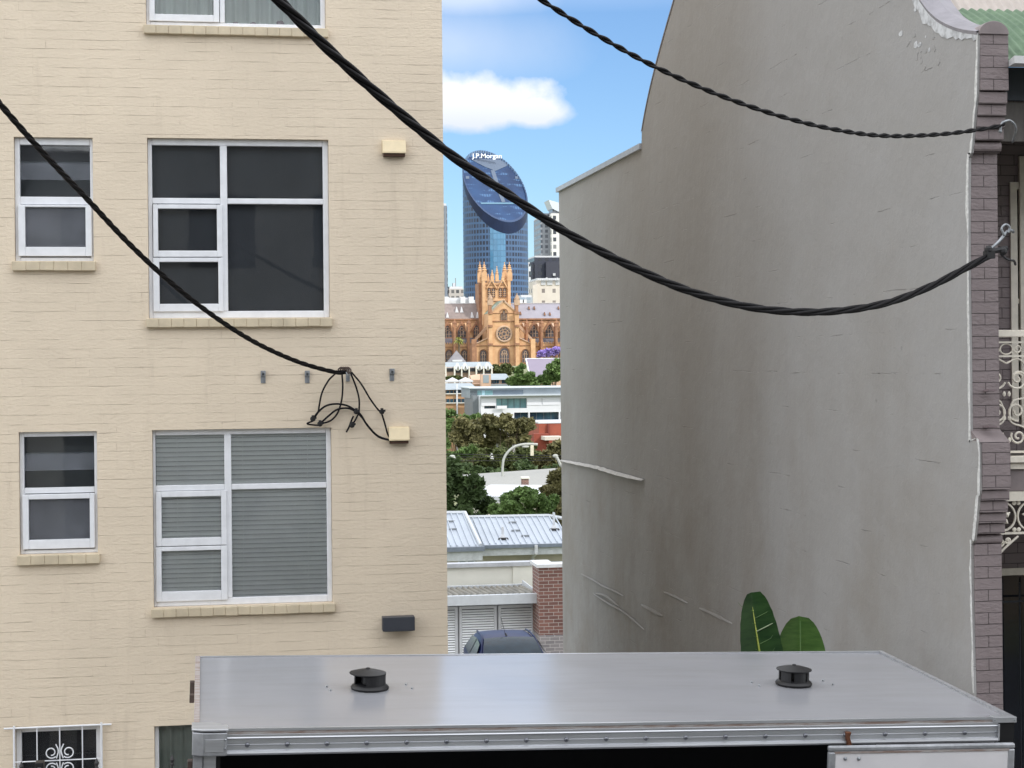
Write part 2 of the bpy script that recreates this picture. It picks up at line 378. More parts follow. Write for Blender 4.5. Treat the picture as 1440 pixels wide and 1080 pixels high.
def small_window(key, up, low_o, low_i, glass_low, trz):
    op = O[key]; mb = MB(); a = px2(*up)
    inn = (a[0], a[1], op[2]+.035, a[3])
    ringbar(mb, (op[0]+.001, op[1]-.001, op[2]+.001, op[3]-.001), inn, .05, .12)
    mb.box(inn[0], inn[1], YC+.048, YC+.118, *trz)
    win = mb.build('window', m_white, bld, bevel=.006)
    sm = MB(); o, i = px2(*low_o), px2(*low_i); ringbar(sm, o, i, .02, .085); sm.build('sash', m_white, win, bevel=.005)
    pane(i, glass_low, win, .05)
    # louvre blades in the upper light
    n = 3; h = (a[3]-a[2])/n
    for k in range(n):
        z = a[2]+k*h; b = MB(); b.add([(a[0],YC+.075,z),(a[1],YC+.075,z),(a[1],YC+.082,z+h*1.04),(a[0],YC+.082,z+h*1.06),(a[0],YC+.081,z),(a[1],YC+.081,z),(a[1],YC+.088,z+h*1.04),(a[0],YC+.088,z+h*1.06)],
              [(0,1,2,3),(7,6,5,4),(0,4,5,1),(2,6,7,3)]); b.build('louvre_blade', m_glass if k != 1 else m_glass3, win)  # middle blade paler than the other two
    sill(op, parent=win, h=.09)
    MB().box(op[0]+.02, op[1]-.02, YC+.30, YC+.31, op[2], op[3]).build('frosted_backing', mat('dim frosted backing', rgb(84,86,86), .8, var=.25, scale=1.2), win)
    return win
small_window('s2', (27,126,203,276), (25,129,288,360), (35,120,291,347), m_glass2, zr(276, 287, 75))
small_window('s3', (33,132,614,686), (31,133,695,772), (40,126,702,759), m_glass2, zr(686, 694, 80))
small_window('st', (22,121,-208,-136), (20,123,-124,-56), (28,114,-118,-66), m_glass2, zr(-136, -126, 70))
# window with the scrollwork grille
op = O['g']; mb = MB(); inn = (op[0]+.05, op[1]-.05, op[2]+.05, op[3]-.05); ringbar(mb, (op[0]+.001, op[1]-.001, op[2]+.001, op[3]-.001), inn, .06, .12)
gw = mb.build('window', m_white, bld, bevel=.006); pane(inn, m_glass, gw, .09); sill(op, parent=gw)
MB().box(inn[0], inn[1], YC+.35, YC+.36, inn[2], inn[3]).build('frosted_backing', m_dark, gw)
g = MB(); GY = YC-.035
a, b, c, d = op[0]-.005, op[1]+.005, op[2], op[3]+.01
for xx in (a, b): g.tube([(xx,GY,c-.02),(xx,GY,d+.02)], .011, 6)
g.tube([(a-.09,GY+.0,d+.0),(b+.09,GY,d+.0)], .009, 6); g.tube([(a,GY,c),(b,GY,c)], .009, 6)
for f in (.26, .52, .78): g.tube([(a+(b-a)*f,GY,c),(a+(b-a)*f,GY,d)], .006, 6)
for f in (.72, .35): g.tube([(a,GY,c+(d-c)*f),(b,GY,c+(d-c)*f)], .006, 6)
cx, cz = a+(b-a)*.52, c+(d-c)*.72
def scroll(mb, x, z, y, r, a0, turns, sx=1, sz=1, rad=.006, r1=.15, n=22):
    pts = []
    for i in range(n+1):
        t = i/n; an = a0+turns*2*math.pi*t; rr = r*(1-(1-r1)*t)
        pts.append((x+sx*rr*math.cos(an), y, z+sz*rr*math.sin(an)))
    mb.tube(pts, rad, 5)
for sx in (-1, 1):
    for sz in (-1, 1):
        scroll(g, cx+sx*.075, cz+sz*.075, GY-.008, .055, R(225), 1.15, sx, sz, .006, .45)
        g.tube(catmull([(cx+sx*.035, GY-.008, cz+sz*.15), (cx+sx*.012, GY-.008, cz+sz*.09), (cx+sx*.03, GY-.008, cz+sz*.02)], 4), .006, 5)
g.build('security_grille', m_white, gw)

# ornaments on the top sill
m_orn = mat('mauve grey shell', rgb(150,135,140), .7, var=.3, scale=60, bump=.02, bscale=60)
for i, (px, py, r, lab) in enumerate([(331,28,.022,'small dark pebble on the top window ledge, leftmost of three'), (356,28,.024,'flat dark pebble on the top window ledge, middle of three'), (394,25,.032,'mauve spiky shell on the top window ledge, largest of three ornaments')]):
    p = P(px, py, YC+.1); mb = MB(); zb = O['top'][2]+.07
    mb.ball((p.x, YC+.135, O['top'][2]+.042+r*.7), r, 12, 8, (1.2,.8,1 if i == 2 else .7))
    for v in mb.v:
        v += Vector((noise.noise(v*60), noise.noise(v*60+Vector((5,0,0))), noise.noise(v*60+Vector((0,9,0)))))*r*.35
    tag(mb.build('shell' if i == 2 else 'pebble', m_orn, smooth=True), lab, 'ornament', 'ornaments on the top window ledge')
# vent cowls
m_cowl = mat('cream metal cowl', rgb(222,205,170), .5, var=.05, scale=9)
for (px0, px1, py0, py1, lab) in [(537,570,197,217,'cream metal vent cowl beside the dark blind window, near the wall corner'), (546,575,600,619,'cream metal vent cowl with black wires running into it')]:
    a = W(px0, py0); b = W(px1, py1); t = thing('vent_cowl', lab, 'vent', (a[0], YC, b[1]), 'cream vent cowls on the apartment wall')
    mb = MB(); mb.prism([(a[0],YC-.002,a[1]),(a[0],YC-.05,a[1]-.012),(a[0],YC-.085,b[1]+.015),(a[0],YC-.085,b[1]),(a[0],YC-.002,b[1]+.006)], (b[0]-a[0],0,0))
    mb.build('hood', m_cowl, t, bevel=.003)
    MB().box(a[0]+.01, b[0]-.01, YC-.07, YC-.003, b[1]-.028, b[1]+.004).build('outlet', mat('rusty dark duct', rgb(70,48,36), .8), t)
# wall lamp
a = W(536, 865); b = W(581, 883)
t = thing('wall_light', 'dark grey box shaped wall light above the truck roof', 'wall light', (a[0], YC, b[1]))
MB().box(a[0], b[0], YC-.17, YC-.05, b[1], a[1]).build('housing', mat('charcoal powder coat', rgb(58,61,68), .5, var=.08), t, bevel=.004)
MB().box(a[0]+.05, b[0]-.07, YC-.05, YC-.001, b[1]+.01, a[1]-.02).build('wall_mount', m_black, t)
MB().box(a[0]+.02, b[0]-.02, YC-.15, YC-.07, b[1]-.006, b[1]-.0005).build('lens', mat('frosted lens', rgb(150,150,150), .3), t)
# cable brackets
for (px, py, lab) in [(370,530,'small steel anchor bracket on the cream wall, leftmost of the row'), (432,530,'small steel anchor bracket left of the cable anchor'), (551,527,'small steel anchor bracket right of the hanging wires')]:
    x, z = W(px, py); t = thing('anchor_bracket', lab, 'bracket', (x, YC, z), 'steel anchor brackets on the apartment wall')
    mb = MB().box(x-.022, x+.022, YC-.008, YC-.0005, z-.058, z+.058).box(x-.022, x+.022, YC-.05, YC-.008, z+.01, z+.058)
    mb.build('plate', m_galv, t, bevel=.002)
    MB().tube([(x,YC-.05,z+.026),(x,YC-.04,z+.026)], .011, 8).build('bolt', mat('dark bolt', rgb(50,50,54), .5, .5), t)
    MB().tube([(x,YC-.012,z-.028),(x,YC-.006,z-.028)], .009, 8).build('screw', m_galv, t)
# ---------------------------------------------------------------- overhead cables
def resample(pts, step):
    out = [pts[0].copy()]; acc = 0
    for a, b in zip(pts, pts[1:]):
        L = (b-a).length
        while acc+L >= step and L > 0:
            t = (step-acc)/L; a = a.lerp(b, t); out.append(a.copy()); L = (b-a).length; acc = 0
        acc += L
    out.append(pts[-1].copy()); return out
def bundle(name, label, path, ncore, rc, ro, twist, m, group='twisted overhead service cables', step=.035, seg=7):
    pts = resample(catmull(path, 24), step)
    t = thing(name, label, 'cable', tuple(pts[-1]), group)
    for c in range(ncore):
        q = []
        for i, p in enumerate(pts):
            d = (pts[min(i+1, len(pts)-1)]-pts[max(i-1, 0)]).normalized(); x = d.cross(Vector((0,0,1))).normalized(); y = x.cross(d)
            a = 2*math.pi*(i*step/twist+c/ncore+.12*math.sin(i*.021)); q.append(p+(x*math.cos(a)+y*math.sin(a))*ro)
        MB().tube(q, rc, seg).build('conductor', m, t, smooth=True)
    return t, pts
def cp(lst): return [PD(x, y, D) for x, y, D in lst]
XG = 5.42
thick = cp([(250,-150,7.0),(320,-72,7.3),(392,0,7.6),(470,77,8.0),(560,157,8.4),(640,222,8.8),(720,277,9.2),(800,329,9.6),(880,371,10),(960,406,10.4),(1040,429,10.8),(1110,438,11.1),(1180,437,11.4),(1250,425,11.7),(1310,402,11.95),(1360,376,12.1),(1396,357,12.2)])
tk, _ = bundle('service_cable', 'thick twisted black cable sweeping across the middle to a clamp on the terrace pillar', thick, 4, .0118, .0152, .9, m_cable)
thin = cp([(600,-110,8.6),(690,-48,9),(762,0,9.3),(835,46,9.6),(920,93,10),(1010,133,10.4),(1100,164,10.8),(1180,183,11.2),(1250,191,11.6),(1330,188,12),(1395,179,12.3),(1412,175,12.35)])
bundle('service_cable', 'thin two core twisted black cable hooked near the top of the terrace pillar', thin, 2, .009, .0085, .27, m_cable, step=.022)
left = cp([(-140,-20,9.6),(-60,72,10.2),(0,146,10.8),(60,214,11.4),(120,277,12.1),(180,341,12.8),(240,397,13.4),(300,444,14),(360,482,14.7),(420,509,15.3),(470,523,15.75),(486,523,15.85)])
lt, _ = bundle('service_cable', 'twisted dark cable descending from the left edge to the cream wall anchor', left, 4, .0090, .0128, .5, m_cable)
# the tails below the left anchor are parts of that cable
YW = YC-.06
def wl(*pts): return catmull([P(x, y, YW) for x, y in pts], 8)
for pts, r in [([(472,525),(462,535),(453,552),(449,570),(447,580),(440,590)], .0085), ([(481,526),(482,545),(480,565),(474,582),(464,592),(450,596)], .0085),
            ([(493,524),(501,545),(505,562),(505,580)], .0085), ([(494,523),(508,540),(520,560),(530,574),(537,581)], .0085),
            ([(440,590),(447,580),(458,571),(472,568),(487,570),(498,576),(507,583),(516,597),(530,612),(545,618),(556,620)], .0095),
            ([(450,596),(462,585),(474,576),(488,574),(499,578),(509,587),(518,600),(532,614),(548,619),(558,621)], .0095),
            ([(440,592),(432,596),(448,598),(455,595)], .008), ([(497,585),(494,592),(491,600),(487,608)], .0085), ([(505,580),(500,590),(496,596)], .0085),
            ([(537,582),(541,595),(546,612),(554,620),(560,622)], .0085)]:
    MB().tube(wl(*pts), r, 7).build('tail_wire', m_cable, lt, smooth=True)
m_conn = mat('black splice cap', rgb(30,29,31), .6, var=.2, scale=30, bump=.01, bscale=60)
for x, y in [(440,589),(450,596),(501,579),(495,598),(537,579)]:
    p = P(x, y, YW); mb = MB().ball(p, .026, 10, 7, (1,.8,1)).box(p.x-.012, p.x+.012, p.y-.03, p.y+.01, p.z+.012, p.z+.034)
    mb.box(p.x+.01, p.x+.034, p.y-.012, p.y+.012, p.z+.0, p.z+.02)
    mb.build('connector', m_conn, lt)
p = P(489, 526, YC); t = thing('anchor_bracket', 'steel anchor bracket holding the twisted cable end and its wires', 'bracket', (p.x, YC, p.z), 'steel anchor brackets on the apartment wall')
MB().box(p.x-.018, p.x+.018, YC-.006, YC-.0005, p.z-.07, p.z+.05).build('plate', m_galv, t, bevel=.002)
MB().tube(catmull([(p.x,YC-.005,p.z+.03),(p.x-.01,YC-.12,p.z+.045),(p.x-.03,YC-.2,p.z+.03),(p.x-.02,YC-.23,p.z-.0),(p.x+.01,YC-.2,p.z-.01)], 6), .007, 7).build('hook', m_galv, t)
w = MB()
for k in range(4):
    q = P(480+k*3, 521, YC-.22); w.tube(catmull([q+Vector((-.03,0,.01)), q+Vector((0,-.01,.03)), q+Vector((.03,0,0)), q+Vector((0,.01,-.03)), q+Vector((-.03,0,.01))], 5), .007, 6)
w.build('binding', m_cable2, lt)

# ---------------------------------------------------------------- grey terrace house on the right
m_grey = None
def grey_render():
    m, n, l, b = base_mat('grey painted render')
    tc = n.new('ShaderNodeTexCoord'); o = tc.outputs['Object']; sp = n.new('ShaderNodeSeparateXYZ'); l.new(o, sp.inputs[0])
    c = mixc(n, l, ramp(n, l, noisef(n, l, o, .35, 5), .35, .65), rgb(156,154,152), rgb(163,162,162))
    st = ramp(n, l, noisef(n, l, o, 1.1, 4, .6, (1, 1.6, .30)), .48, .80)   # vertical weathering streaks
    low = ramp(n, l, sp.outputs['Z'], 7.5, 1.0)
    c = mixc(n, l, mth(n, l, 'MULTIPLY', st, mth(n, l, 'ADD', .03, mth(n, l, 'MULTIPLY', low, .18))), c, rgb(104,95,84))
    c = mixc(n, l, mth(n, l, 'MULTIPLY', ramp(n, l, noisef(n, l, o, .8, 4), .45, .7), mth(n,l,'MULTIPLY',low,.55)), c, rgb(134,125,112))
    sm = ramp(n, l, noisef(n, l, o, 9, 6, .75, (1, .6, 1)), .66, .78)
    c = mixc(n, l, mth(n, l, 'MULTIPLY', sm, .35), c, rgb(98,96,93))
    # old course lines that ghost through the render
    cb = n.new('ShaderNodeCombineXYZ'); l.new(sp.outputs['Y'], cb.inputs[0])
    wz = mth(n, l, 'ADD', sp.outputs['Z'], mth(n, l, 'MULTIPLY', noisef(n, l, o, 1.2, 3), .05)); l.new(wz, cb.inputs[1])
    bt = n.new('ShaderNodeTexBrick'); bt.inputs['Scale'].default_value = 1; bt.inputs['Brick Width'].default_value = 90; bt.inputs['Row Height'].default_value = .344; bt.inputs['Mortar Size'].default_value = .005; bt.inputs['Mortar Smooth'].default_value = .4
    l.new(cb.outputs[0], bt.inputs['Vector'])
    msk = ramp(n, l, noisef(n, l, o, 2.4, 5, .65, (1, .5, 3)), .55, .64)
    f = mth(n, l, 'MULTIPLY', bt.outputs['Fac'], msk)
    c = mixc(n, l, mth(n, l, 'MULTIPLY', f, .16), c, rgb(96,93,90))
    pk = mth(n, l, 'MULTIPLY', ramp(n, l, noisef(n, l, o, 17, 5, .7, (1, .8, 1)), .69, .73), ramp(n, l, noisef(n, l, o, .8, 3), .45, .6))
    c = mixc(n, l, mth(n, l, 'MULTIPLY', pk, .55), c, rgb(84,82,80))
    wk = ramp(n, l, noisef(n, l, o, 11, 5, .75, (1, .6, 1.6)), .73, .76)
    c = mixc(n, l, mth(n, l, 'MULTIPLY', wk, .45), c, rgb(196,196,194))
    l.new(c, b.inputs['Base Color']); b.inputs['Roughness'].default_value = .75; b.inputs['Specular IOR Level'].default_value = .15
    pits = ramp(n, l, noisef(n, l, o, 14, 5, .7), .68, .74)
    pm = ramp(n, l, noisef(n, l, o, .9, 3), .5, .62)
    h = mth(n, l, 'ADD', mth(n, l, 'MULTIPLY', noisef(n, l, o, 2.2, 9, .62), 1.8), mth(n, l, 'MULTIPLY', mth(n, l, 'MULTIPLY', pits, pm), -2.0))
    h = mth(n, l, 'SUBTRACT', h, mth(n, l, 'MULTIPLY', f, .8))
    h = mth(n, l, 'ADD', h, mth(n, l, 'MULTIPLY', noisef(n, l, o, 60, 4), .12))
    bp = n.new('ShaderNodeBump'); bp.inputs['Strength'].default_value = .9; bp.inputs['Distance'].default_value = .012
    l.new(h, bp.inputs['Height']); l.new(bp.outputs[0], b.inputs['Normal']); return m
m_grey = grey_render()
m_mauve = painted_brick('mauve painted brick', rgb(132,121,121), rgb(60,52,53), mask=(.25,.45), jointdark=.8, bumpd=.008, warp=.003, patch=.08)
m_mauve_plain = mat('mauve paint', rgb(128,118,118), .6, var=.1, scale=8, bump=.01, bscale=40)
m_coping = mat('worn white coping paint', rgb(206,208,211), .75, col2=rgb(160,161,163), scale=11, lo=.36, hi=.56, bump=.008, bscale=25)
m_ivory = mat('ivory iron paint', rgb(226,219,205), .5, var=.08, scale=12, bump=.004)
m_edge = mat('chipped white edge', rgb(205,205,203), .8, var=.2, scale=30, bump=.03, bscale=40)
YF = P(1363, 400, 0.01).y
YF = PXp(1364, 400, XG).y
gy = lambda px, py: PXp(px, py, XG)
ter = thing('terrace_house', 'two storey terrace house with tall blank grey side wall and mauve brick pillar', 'house', (XG, YF, 0))
TH = .235
# main side wall outline
front = [(1375,46),(1374,128),(1371,160),(1368,195),(1366,215),(1362.5,222),(1362,300),(1362.5,400),(1364,500),(1365,610),(1367,619),(1377,622),(1378,690),(1376,700),(1373,735),(1370,760),(1366,766),(1367,850),(1370,975)]
top = [(902,204),(902.5,186),(907,160),(915,122),(925,82),(936,42),(948,0),(962,-50),(985,-110),(1020,-165),(1080,-205),(1130,-210),(1190,-180),(1240,-110),(1268,-50),(1285,-18),(1296,2),(1308,18),(1322,30),(1340,39),(1358,44),(1375,46)]
outl = [gy(*p) for p in top]+[gy(*p) for p in front[1:]]
fb = outl[-1].copy(); fb.z = 0; bb = outl[0].copy(); bb.z = -1.6
MB().prism(outl+[fb, bb], (.018, 0, 0)).build('side_wall', m_grey, ter)
MB().prism([p+Vector((.018, 0, -.03)) for p in outl[:len(top)]]+[Vector((XG+.018, YF+.2, outl[len(top)].z)), Vector((XG+.018, YF+.2, 0)), Vector((XG+.018, outl[0].y, -1.6))], (TH-.018, 0, 0)).build('wall_core', m_mauve_plain, ter)
# rear wing, a finger's breadth behind the main wall face
r0 = PXp(785, 267, XG+.015); r1 = PXp(901, 206, XG+.015); yb = PXp(788, 500, XG+.015).y
q0 = Vector((XG+.015, yb, r0.z)); q1 = Vector((XG+.015, outl[0].y, r1.z))
MB().prism([q0, q1, Vector((q1.x, q1.y, -1.6)), Vector((q0.x, q0.y, -2.2))], (3.6, 0, 0)).build('rear_wing_wall', m_grey, ter)
d = (q1-q0).normalized(); up = Vector((0,0,1))
MB().prism([q0-d*.05+Vector((-.045,0,-.045)), q1+Vector((-.045,0,-.045)), q1+Vector((-.045,0,.03)), q0-d*.05+Vector((-.045,0,.03))], (3.7,0,0)).build('roof_capping', mat('light grey metal capping', rgb(178,180,184), .5, .2, var=.08), ter)
# rough white line where grey paint meets the mauve pillar
e = MB(); fp = catmull([gy(*p) for p in front], 6)
for i in range(len(fp)-1):
    w0 = max(.003, .011+.018*noise.noise(fp[i]*6)+.004*random.random()); w1 = max(.003, .011+.018*noise.noise(fp[i+1]*6)+.004*random.random())
    a, b_ = fp[i], fp[i+1]; X = Vector((-.004, 0, 0))
    e.prism([a+X+Vector((0,-.002,0)), a+X+Vector((0,w0*2,0)), b_+X+Vector((0,w1*2,0)), b_+X+Vector((0,-.002,0))], (.003,0,0))
e.build('paint_edge', m_edge, ter)
# coping along the curved parapet
cpn = MB(); tp = catmull([gy(*p) for p in top[1:]], 4)
for i in range(len(tp)-1):
    a, b_ = tp[i], tp[i+1]; cpn.add([a+Vector((-.008,0,-.014)), b_+Vector((-.008,0,-.014)), b_+Vector((-.012,0,.012)), a+Vector((-.012,0,.012)), a+Vector((TH/2,0,.05)), b_+Vector((TH/2,0,.05)), a+Vector((TH+.012,0,.012)), b_+Vector((TH+.012,0,.012))],
        [(0,1,2,3),(3,2,5,4),(4,5,7,6)])
cpn.build('coping', mat('grey mauve coping', rgb(140,137,142), .75, var=.12, scale=6), ter)
# worn patch below the parapet sweep: a skim of lighter render
pt = MB(); edge = [gy(*p) for p in [(1288,-10),(1298,4),(1310,19),(1324,31),(1342,39.5),(1360,44.5),(1374,46.5)]]
low = [gy(*p) for p in [(1282,-2),(1289,13),(1301,31),(1317,45),(1337,53),(1357,56),(1374,54)]]
e1, l1 = catmull(edge, 5), catmull(low, 5)
for i in range(len(e1)-1):
    j0 = .05*noise.noise(e1[i]*13); j1 = .05*noise.noise(e1[i+1]*13)
    a, b_, c, d2 = e1[i], e1[i+1], l1[i+1]+Vector((0,0,j1)), l1[i]+Vector((0,0,j0)); X = Vector((-.006,0,0))
    pt.prism([a+X+Vector((0,0,-.012)), b_+X+Vector((0,0,-.012)), c+X, d2+X], (.005,0,0))
pt.build('worn_render_patch', m_coping, ter)
for k in range(26):   # flaked spots under the parapet sweep
    px_, py_ = random.gauss(1293, 13), random.gauss(62, 24); s0 = random.uniform(.012, .035)
    c0 = PXp(px_, py_, XG); n0 = random.randint(5, 8); a0_ = random.uniform(0, 3)
    MB().prism([(XG-.003, c0.y+s0*1.5*random.uniform(.6,1)*math.cos(a0_+6.283*i/n0), c0.z+s0*random.uniform(.6,1.1)*math.sin(a0_+6.283*i/n0)) for i in range(n0)], (.0028,0,0)).build('flaked_spot', m_grey if k % 3 else m_coping, ter, bevel=.001)
# raised ridges and the ledge on the grey wall
def ridge(pts, w=.03, th=.02, m=m_grey, nm='render_ridge'):
    c = catmull([PXp(x, y, XG) for x, y in pts], 6); mb = MB(); up = []; lo = []
    for i, p in enumerate(c):
        ww = w*(.6+.8*abs(noise.noise(p*6))); t = min(i, len(c)-1-i)/max(1, len(c)/2); ww *= min(1, .3+t*2)
        up.append(p+Vector((0,0,ww*.5))); lo.append(p-Vector((0,0,ww*.5)))
    for i in range(len(c)-1):
        a, b_, c2, d2 = up[i], up[i+1], lo[i+1], lo[i]; o1 = Vector((-th,0,0))
        mb.add([a, b_, c2, d2, a+o1*.2, b_+o1*.2, c2+o1, d2+o1], [(4,5,6,7),(7,6,2,3),(0,1,5,4)])
    return mb.build(nm, m, ter)
ridge([(790,647),(815,652),(840,657),(870,666),(906,675)], .05, .05, mat('pale ledge mortar', rgb(186,184,180), .8, var=.1), 'ledge')
for pts, w in [([(818,807),(835,816),(848,824),(862,830),(877,838)], .05), ([(835,835),(855,848),(878,861),(906,885)], .05), ([(902,850),(915,857),(932,866)], .09), ([(934,832),(950,839),(967,848)], .05),
          ([(984,855),(1000,862),(1030,877)], .06), ([(838,834),(852,838),(870,852)], .07)]:
    ridge(pts, w*.55, .009)
# pillar of the wing wall: mauve brick courses
pil = MB(); bh = .086
def pill(y0, y1, pxl):
    """front face courses between picture heights, front plane from the picture x of its left edge"""
    yf = PXp(pxl, (y0+y1)/2, XG).y; zt = PXp(pxl, y0, XG).z; zb = PXp(pxl, y1, XG).z
    return yf, zt, zb
segs = [(48,127,1374.5),(129,146,1373),(147,163,1371.5),(164,180,1370),(181,197,1368)]
for s_ in segs: 
    yf, zt, zb = pill(*s_); pil.box(XG+.0185, XG+TH+.004, yf-.012, YF+.25, zb, zt)
yf, zt, zb = pill(198, 214, 1366); pil.lathe((0,0,0), [], 3) if False else None
pil.tube([(XG+.012,yf+.03,(zt+zb)/2),(XG+TH+.0,yf+.03,(zt+zb)/2)], .043, 14)
pil.box(XG+.0185, XG+TH-.0, yf+.03, YF+.25, zb, zt)
yf, zt, zb = pill(214, 616, 1362.5); pil.box(XG+.0185, XG+TH-.005, yf-.012, YF+.26, zb-.02, zt)
for s_ in [(623,689,1377.5),(690,704,1376),(705,721,1374),(722,736,1372),(737,751,1370)]:
    yf, zt, zb = pill(*s_); pil.box(XG+.0185, XG+TH+.004, yf-.012, YF+.25, zb, zt)
yf, zt, zb = pill(752, 766, 1368); pil.tube([(XG+.012,yf+.03,(zt+zb)/2),(XG+TH,yf+.03,(zt+zb)/2)], .038, 14)
yf, zt, zb = pill(766, 990, 1368); pil.box(XG+.0185, XG+TH-.005, yf-.012, YF+.26, 0, zt)
pil.build('pillar', m_mauve, ter, bevel=.004)
# rounded head and sloped ledge of the pillar
yf, zt, zb = pill(30, 48, 1375); hd = [(XG+.004+TH*(.5-.5*math.cos(math.pi*k/12)), yf-.014, zb+(TH*.42)*math.sin(math.pi*k/12)) for k in range(13)]
MB().prism(hd, (0, .5, 0)).build('pillar_head', m_mauve_plain, ter, bevel=.004)
yf, zt, zb = pill(608, 622, 1377); yf2 = pill(608, 622, 1363)[0]
MB().prism([(XG+.002,yf-.012,zb),(XG+.002,yf2,zb),(XG+.002,yf2,zt+.02)], (TH,0,0)).build('pillar_ledge', m_mauve_plain, ter)
for x_, y_ in [(1386,551),(1386,602)]:
    p = P(x_, y_, YF-.02); MB().prism([(p.x-.02,YF-.12,p.z+.01),(p.x+.045,YF-.12,p.z+.006),(p.x+.02,YF,p.z),(p.x-.01,YF,p.z)], (0,0,.014)).build('iron_spike', mat('painted iron', rgb(120,106,108), .6), ter)
# verandah, balcony and facade beyond the pillar
XP = XG+TH; XE = XG+4.6
def vz(py, Y=None): return P(1424, py, Y or YF+.2).z
YB = YF+.22
roofm = mat('green corrugated steel', rgb(92,118,88), .6, col2=rgb(68,96,68), scale=7, var=.1)
def corrug(mb, xa, xb, y0, z0, y1, z1, pitch=.076, amp=.011, n=6, bull=0):
    k = int((xb-xa)/pitch*n)
    rows = []
    for j in range(9):
        t = j/8; rows.append((y0+(y1-y0)*t, z0+(z1-z0)*t+bull*math.sin(math.pi*t)))
    o = len(mb.v)
    for (yy, zz) in rows:
        for i in range(k+1):
            x = xa+(xb-xa)*i/k; mb.v.append(Vector((x, yy, zz+amp*math.sin(2*math.pi*(x-xa)/pitch))))
    for j in range(8):
        for i in range(k):
            a = o+j*(k+1)+i; mb.f.append((a, a+1, a+k+2, a+k+1))
YE = YF-.18
ze = P(1424, 88, YE).z; zt2 = P(1400, 14, YE+1.0).z
rm = MB(); corrug(rm, XP+.0, XE, YE, ze, YE+1.0, zt2, bull=.05); rm.build('verandah_roof', roofm, ter, smooth=True)
rm = MB(); corrug(rm, XP, XE, YE+.97, zt2-.06, YE+2.6, zt2+1.5); rm.build('main_roof', mat('faded pinkish corrugated roof', rgb(176,166,158), .6, var=.1), ter, smooth=True)
MB().prism([(XP+.005,YE-.09,ze-.02),(XP+.005,YE-.09,ze+.035),(XP+.005,YE+.02,ze+.012),(XP+.005,YE+.02,ze-.03)], (XE-XP,0,0)).build('gutter', mat('pale gutter', rgb(205,205,205), .5), ter)
MB().box(XP+.005, XE, YB, YB+.05, vz(140), vz(97)).build('verandah_beam', mat('blue grey beam', rgb(70,76,84), .7), ter)
MB().box(XP+.005, XE, YB+.05, YB+.09, vz(197), vz(141)).build('valance_board', mat('weathered grey board', rgb(112,108,104), .8, var=.3, scale=8, stretch=(1,1,.3)), ter)
MB().box(XP+.005, XE, YB, YF+1.6, vz(97), vz(94)).build('verandah_ceiling', mat('verandah lining', rgb(90,90,92), .8), ter)
# facade wall with door and windows
YV = YF+1.5
fx = lambda px, Y=YV: P(px, 400, Y).x
ho = [(XP+.8, XP+1.6, vz(600), vz(230)), (XP+2.1, XP+3.2, vz(560), vz(250)), (XP+.28, XP+1.5, .2, vz(830)), (XP+2.3, XP+3.3, .15, vz(830))]
MB().wall(XP, XE, 0, ze+.1, YV, ho, .1).build('facade_wall', m_mauve, ter)
MB().quad((XE,YF,-.2),(XE,YF+14,-.2),(XE,YF+14,ze+1.5),(XE,YF,ze+1.5)).build('far_party_wall', m_grey, ter)
for a, b_, c, d2 in ho:
    mb = MB(); mb.box(a, a+.06, YV-.02, YV+.08, c, d2).box(b_-.06, b_, YV-.02, YV+.08, c, d2).box(a+.06, b_-.06, YV-.02, YV+.08, d2-.06, d2).box(a+.06, b_-.06, YV+.0, YV+.07, (c+d2)/2-.02, (c+d2)/2+.02)
    wn = mb.build('window', m_ivory, ter); MB().box(a+.05, b_-.05, YV+.04, YV+.045, c, d2-.05).build('pane', mat('dark glass pane', rgb(22,26,34), .08, var=.2, spec=.6), wn)
MB().box(fx(1433), fx(1433)+.09, YV-.03, YV-.002, vz(612), vz(190)).build('door_architrave', m_ivory, ter)
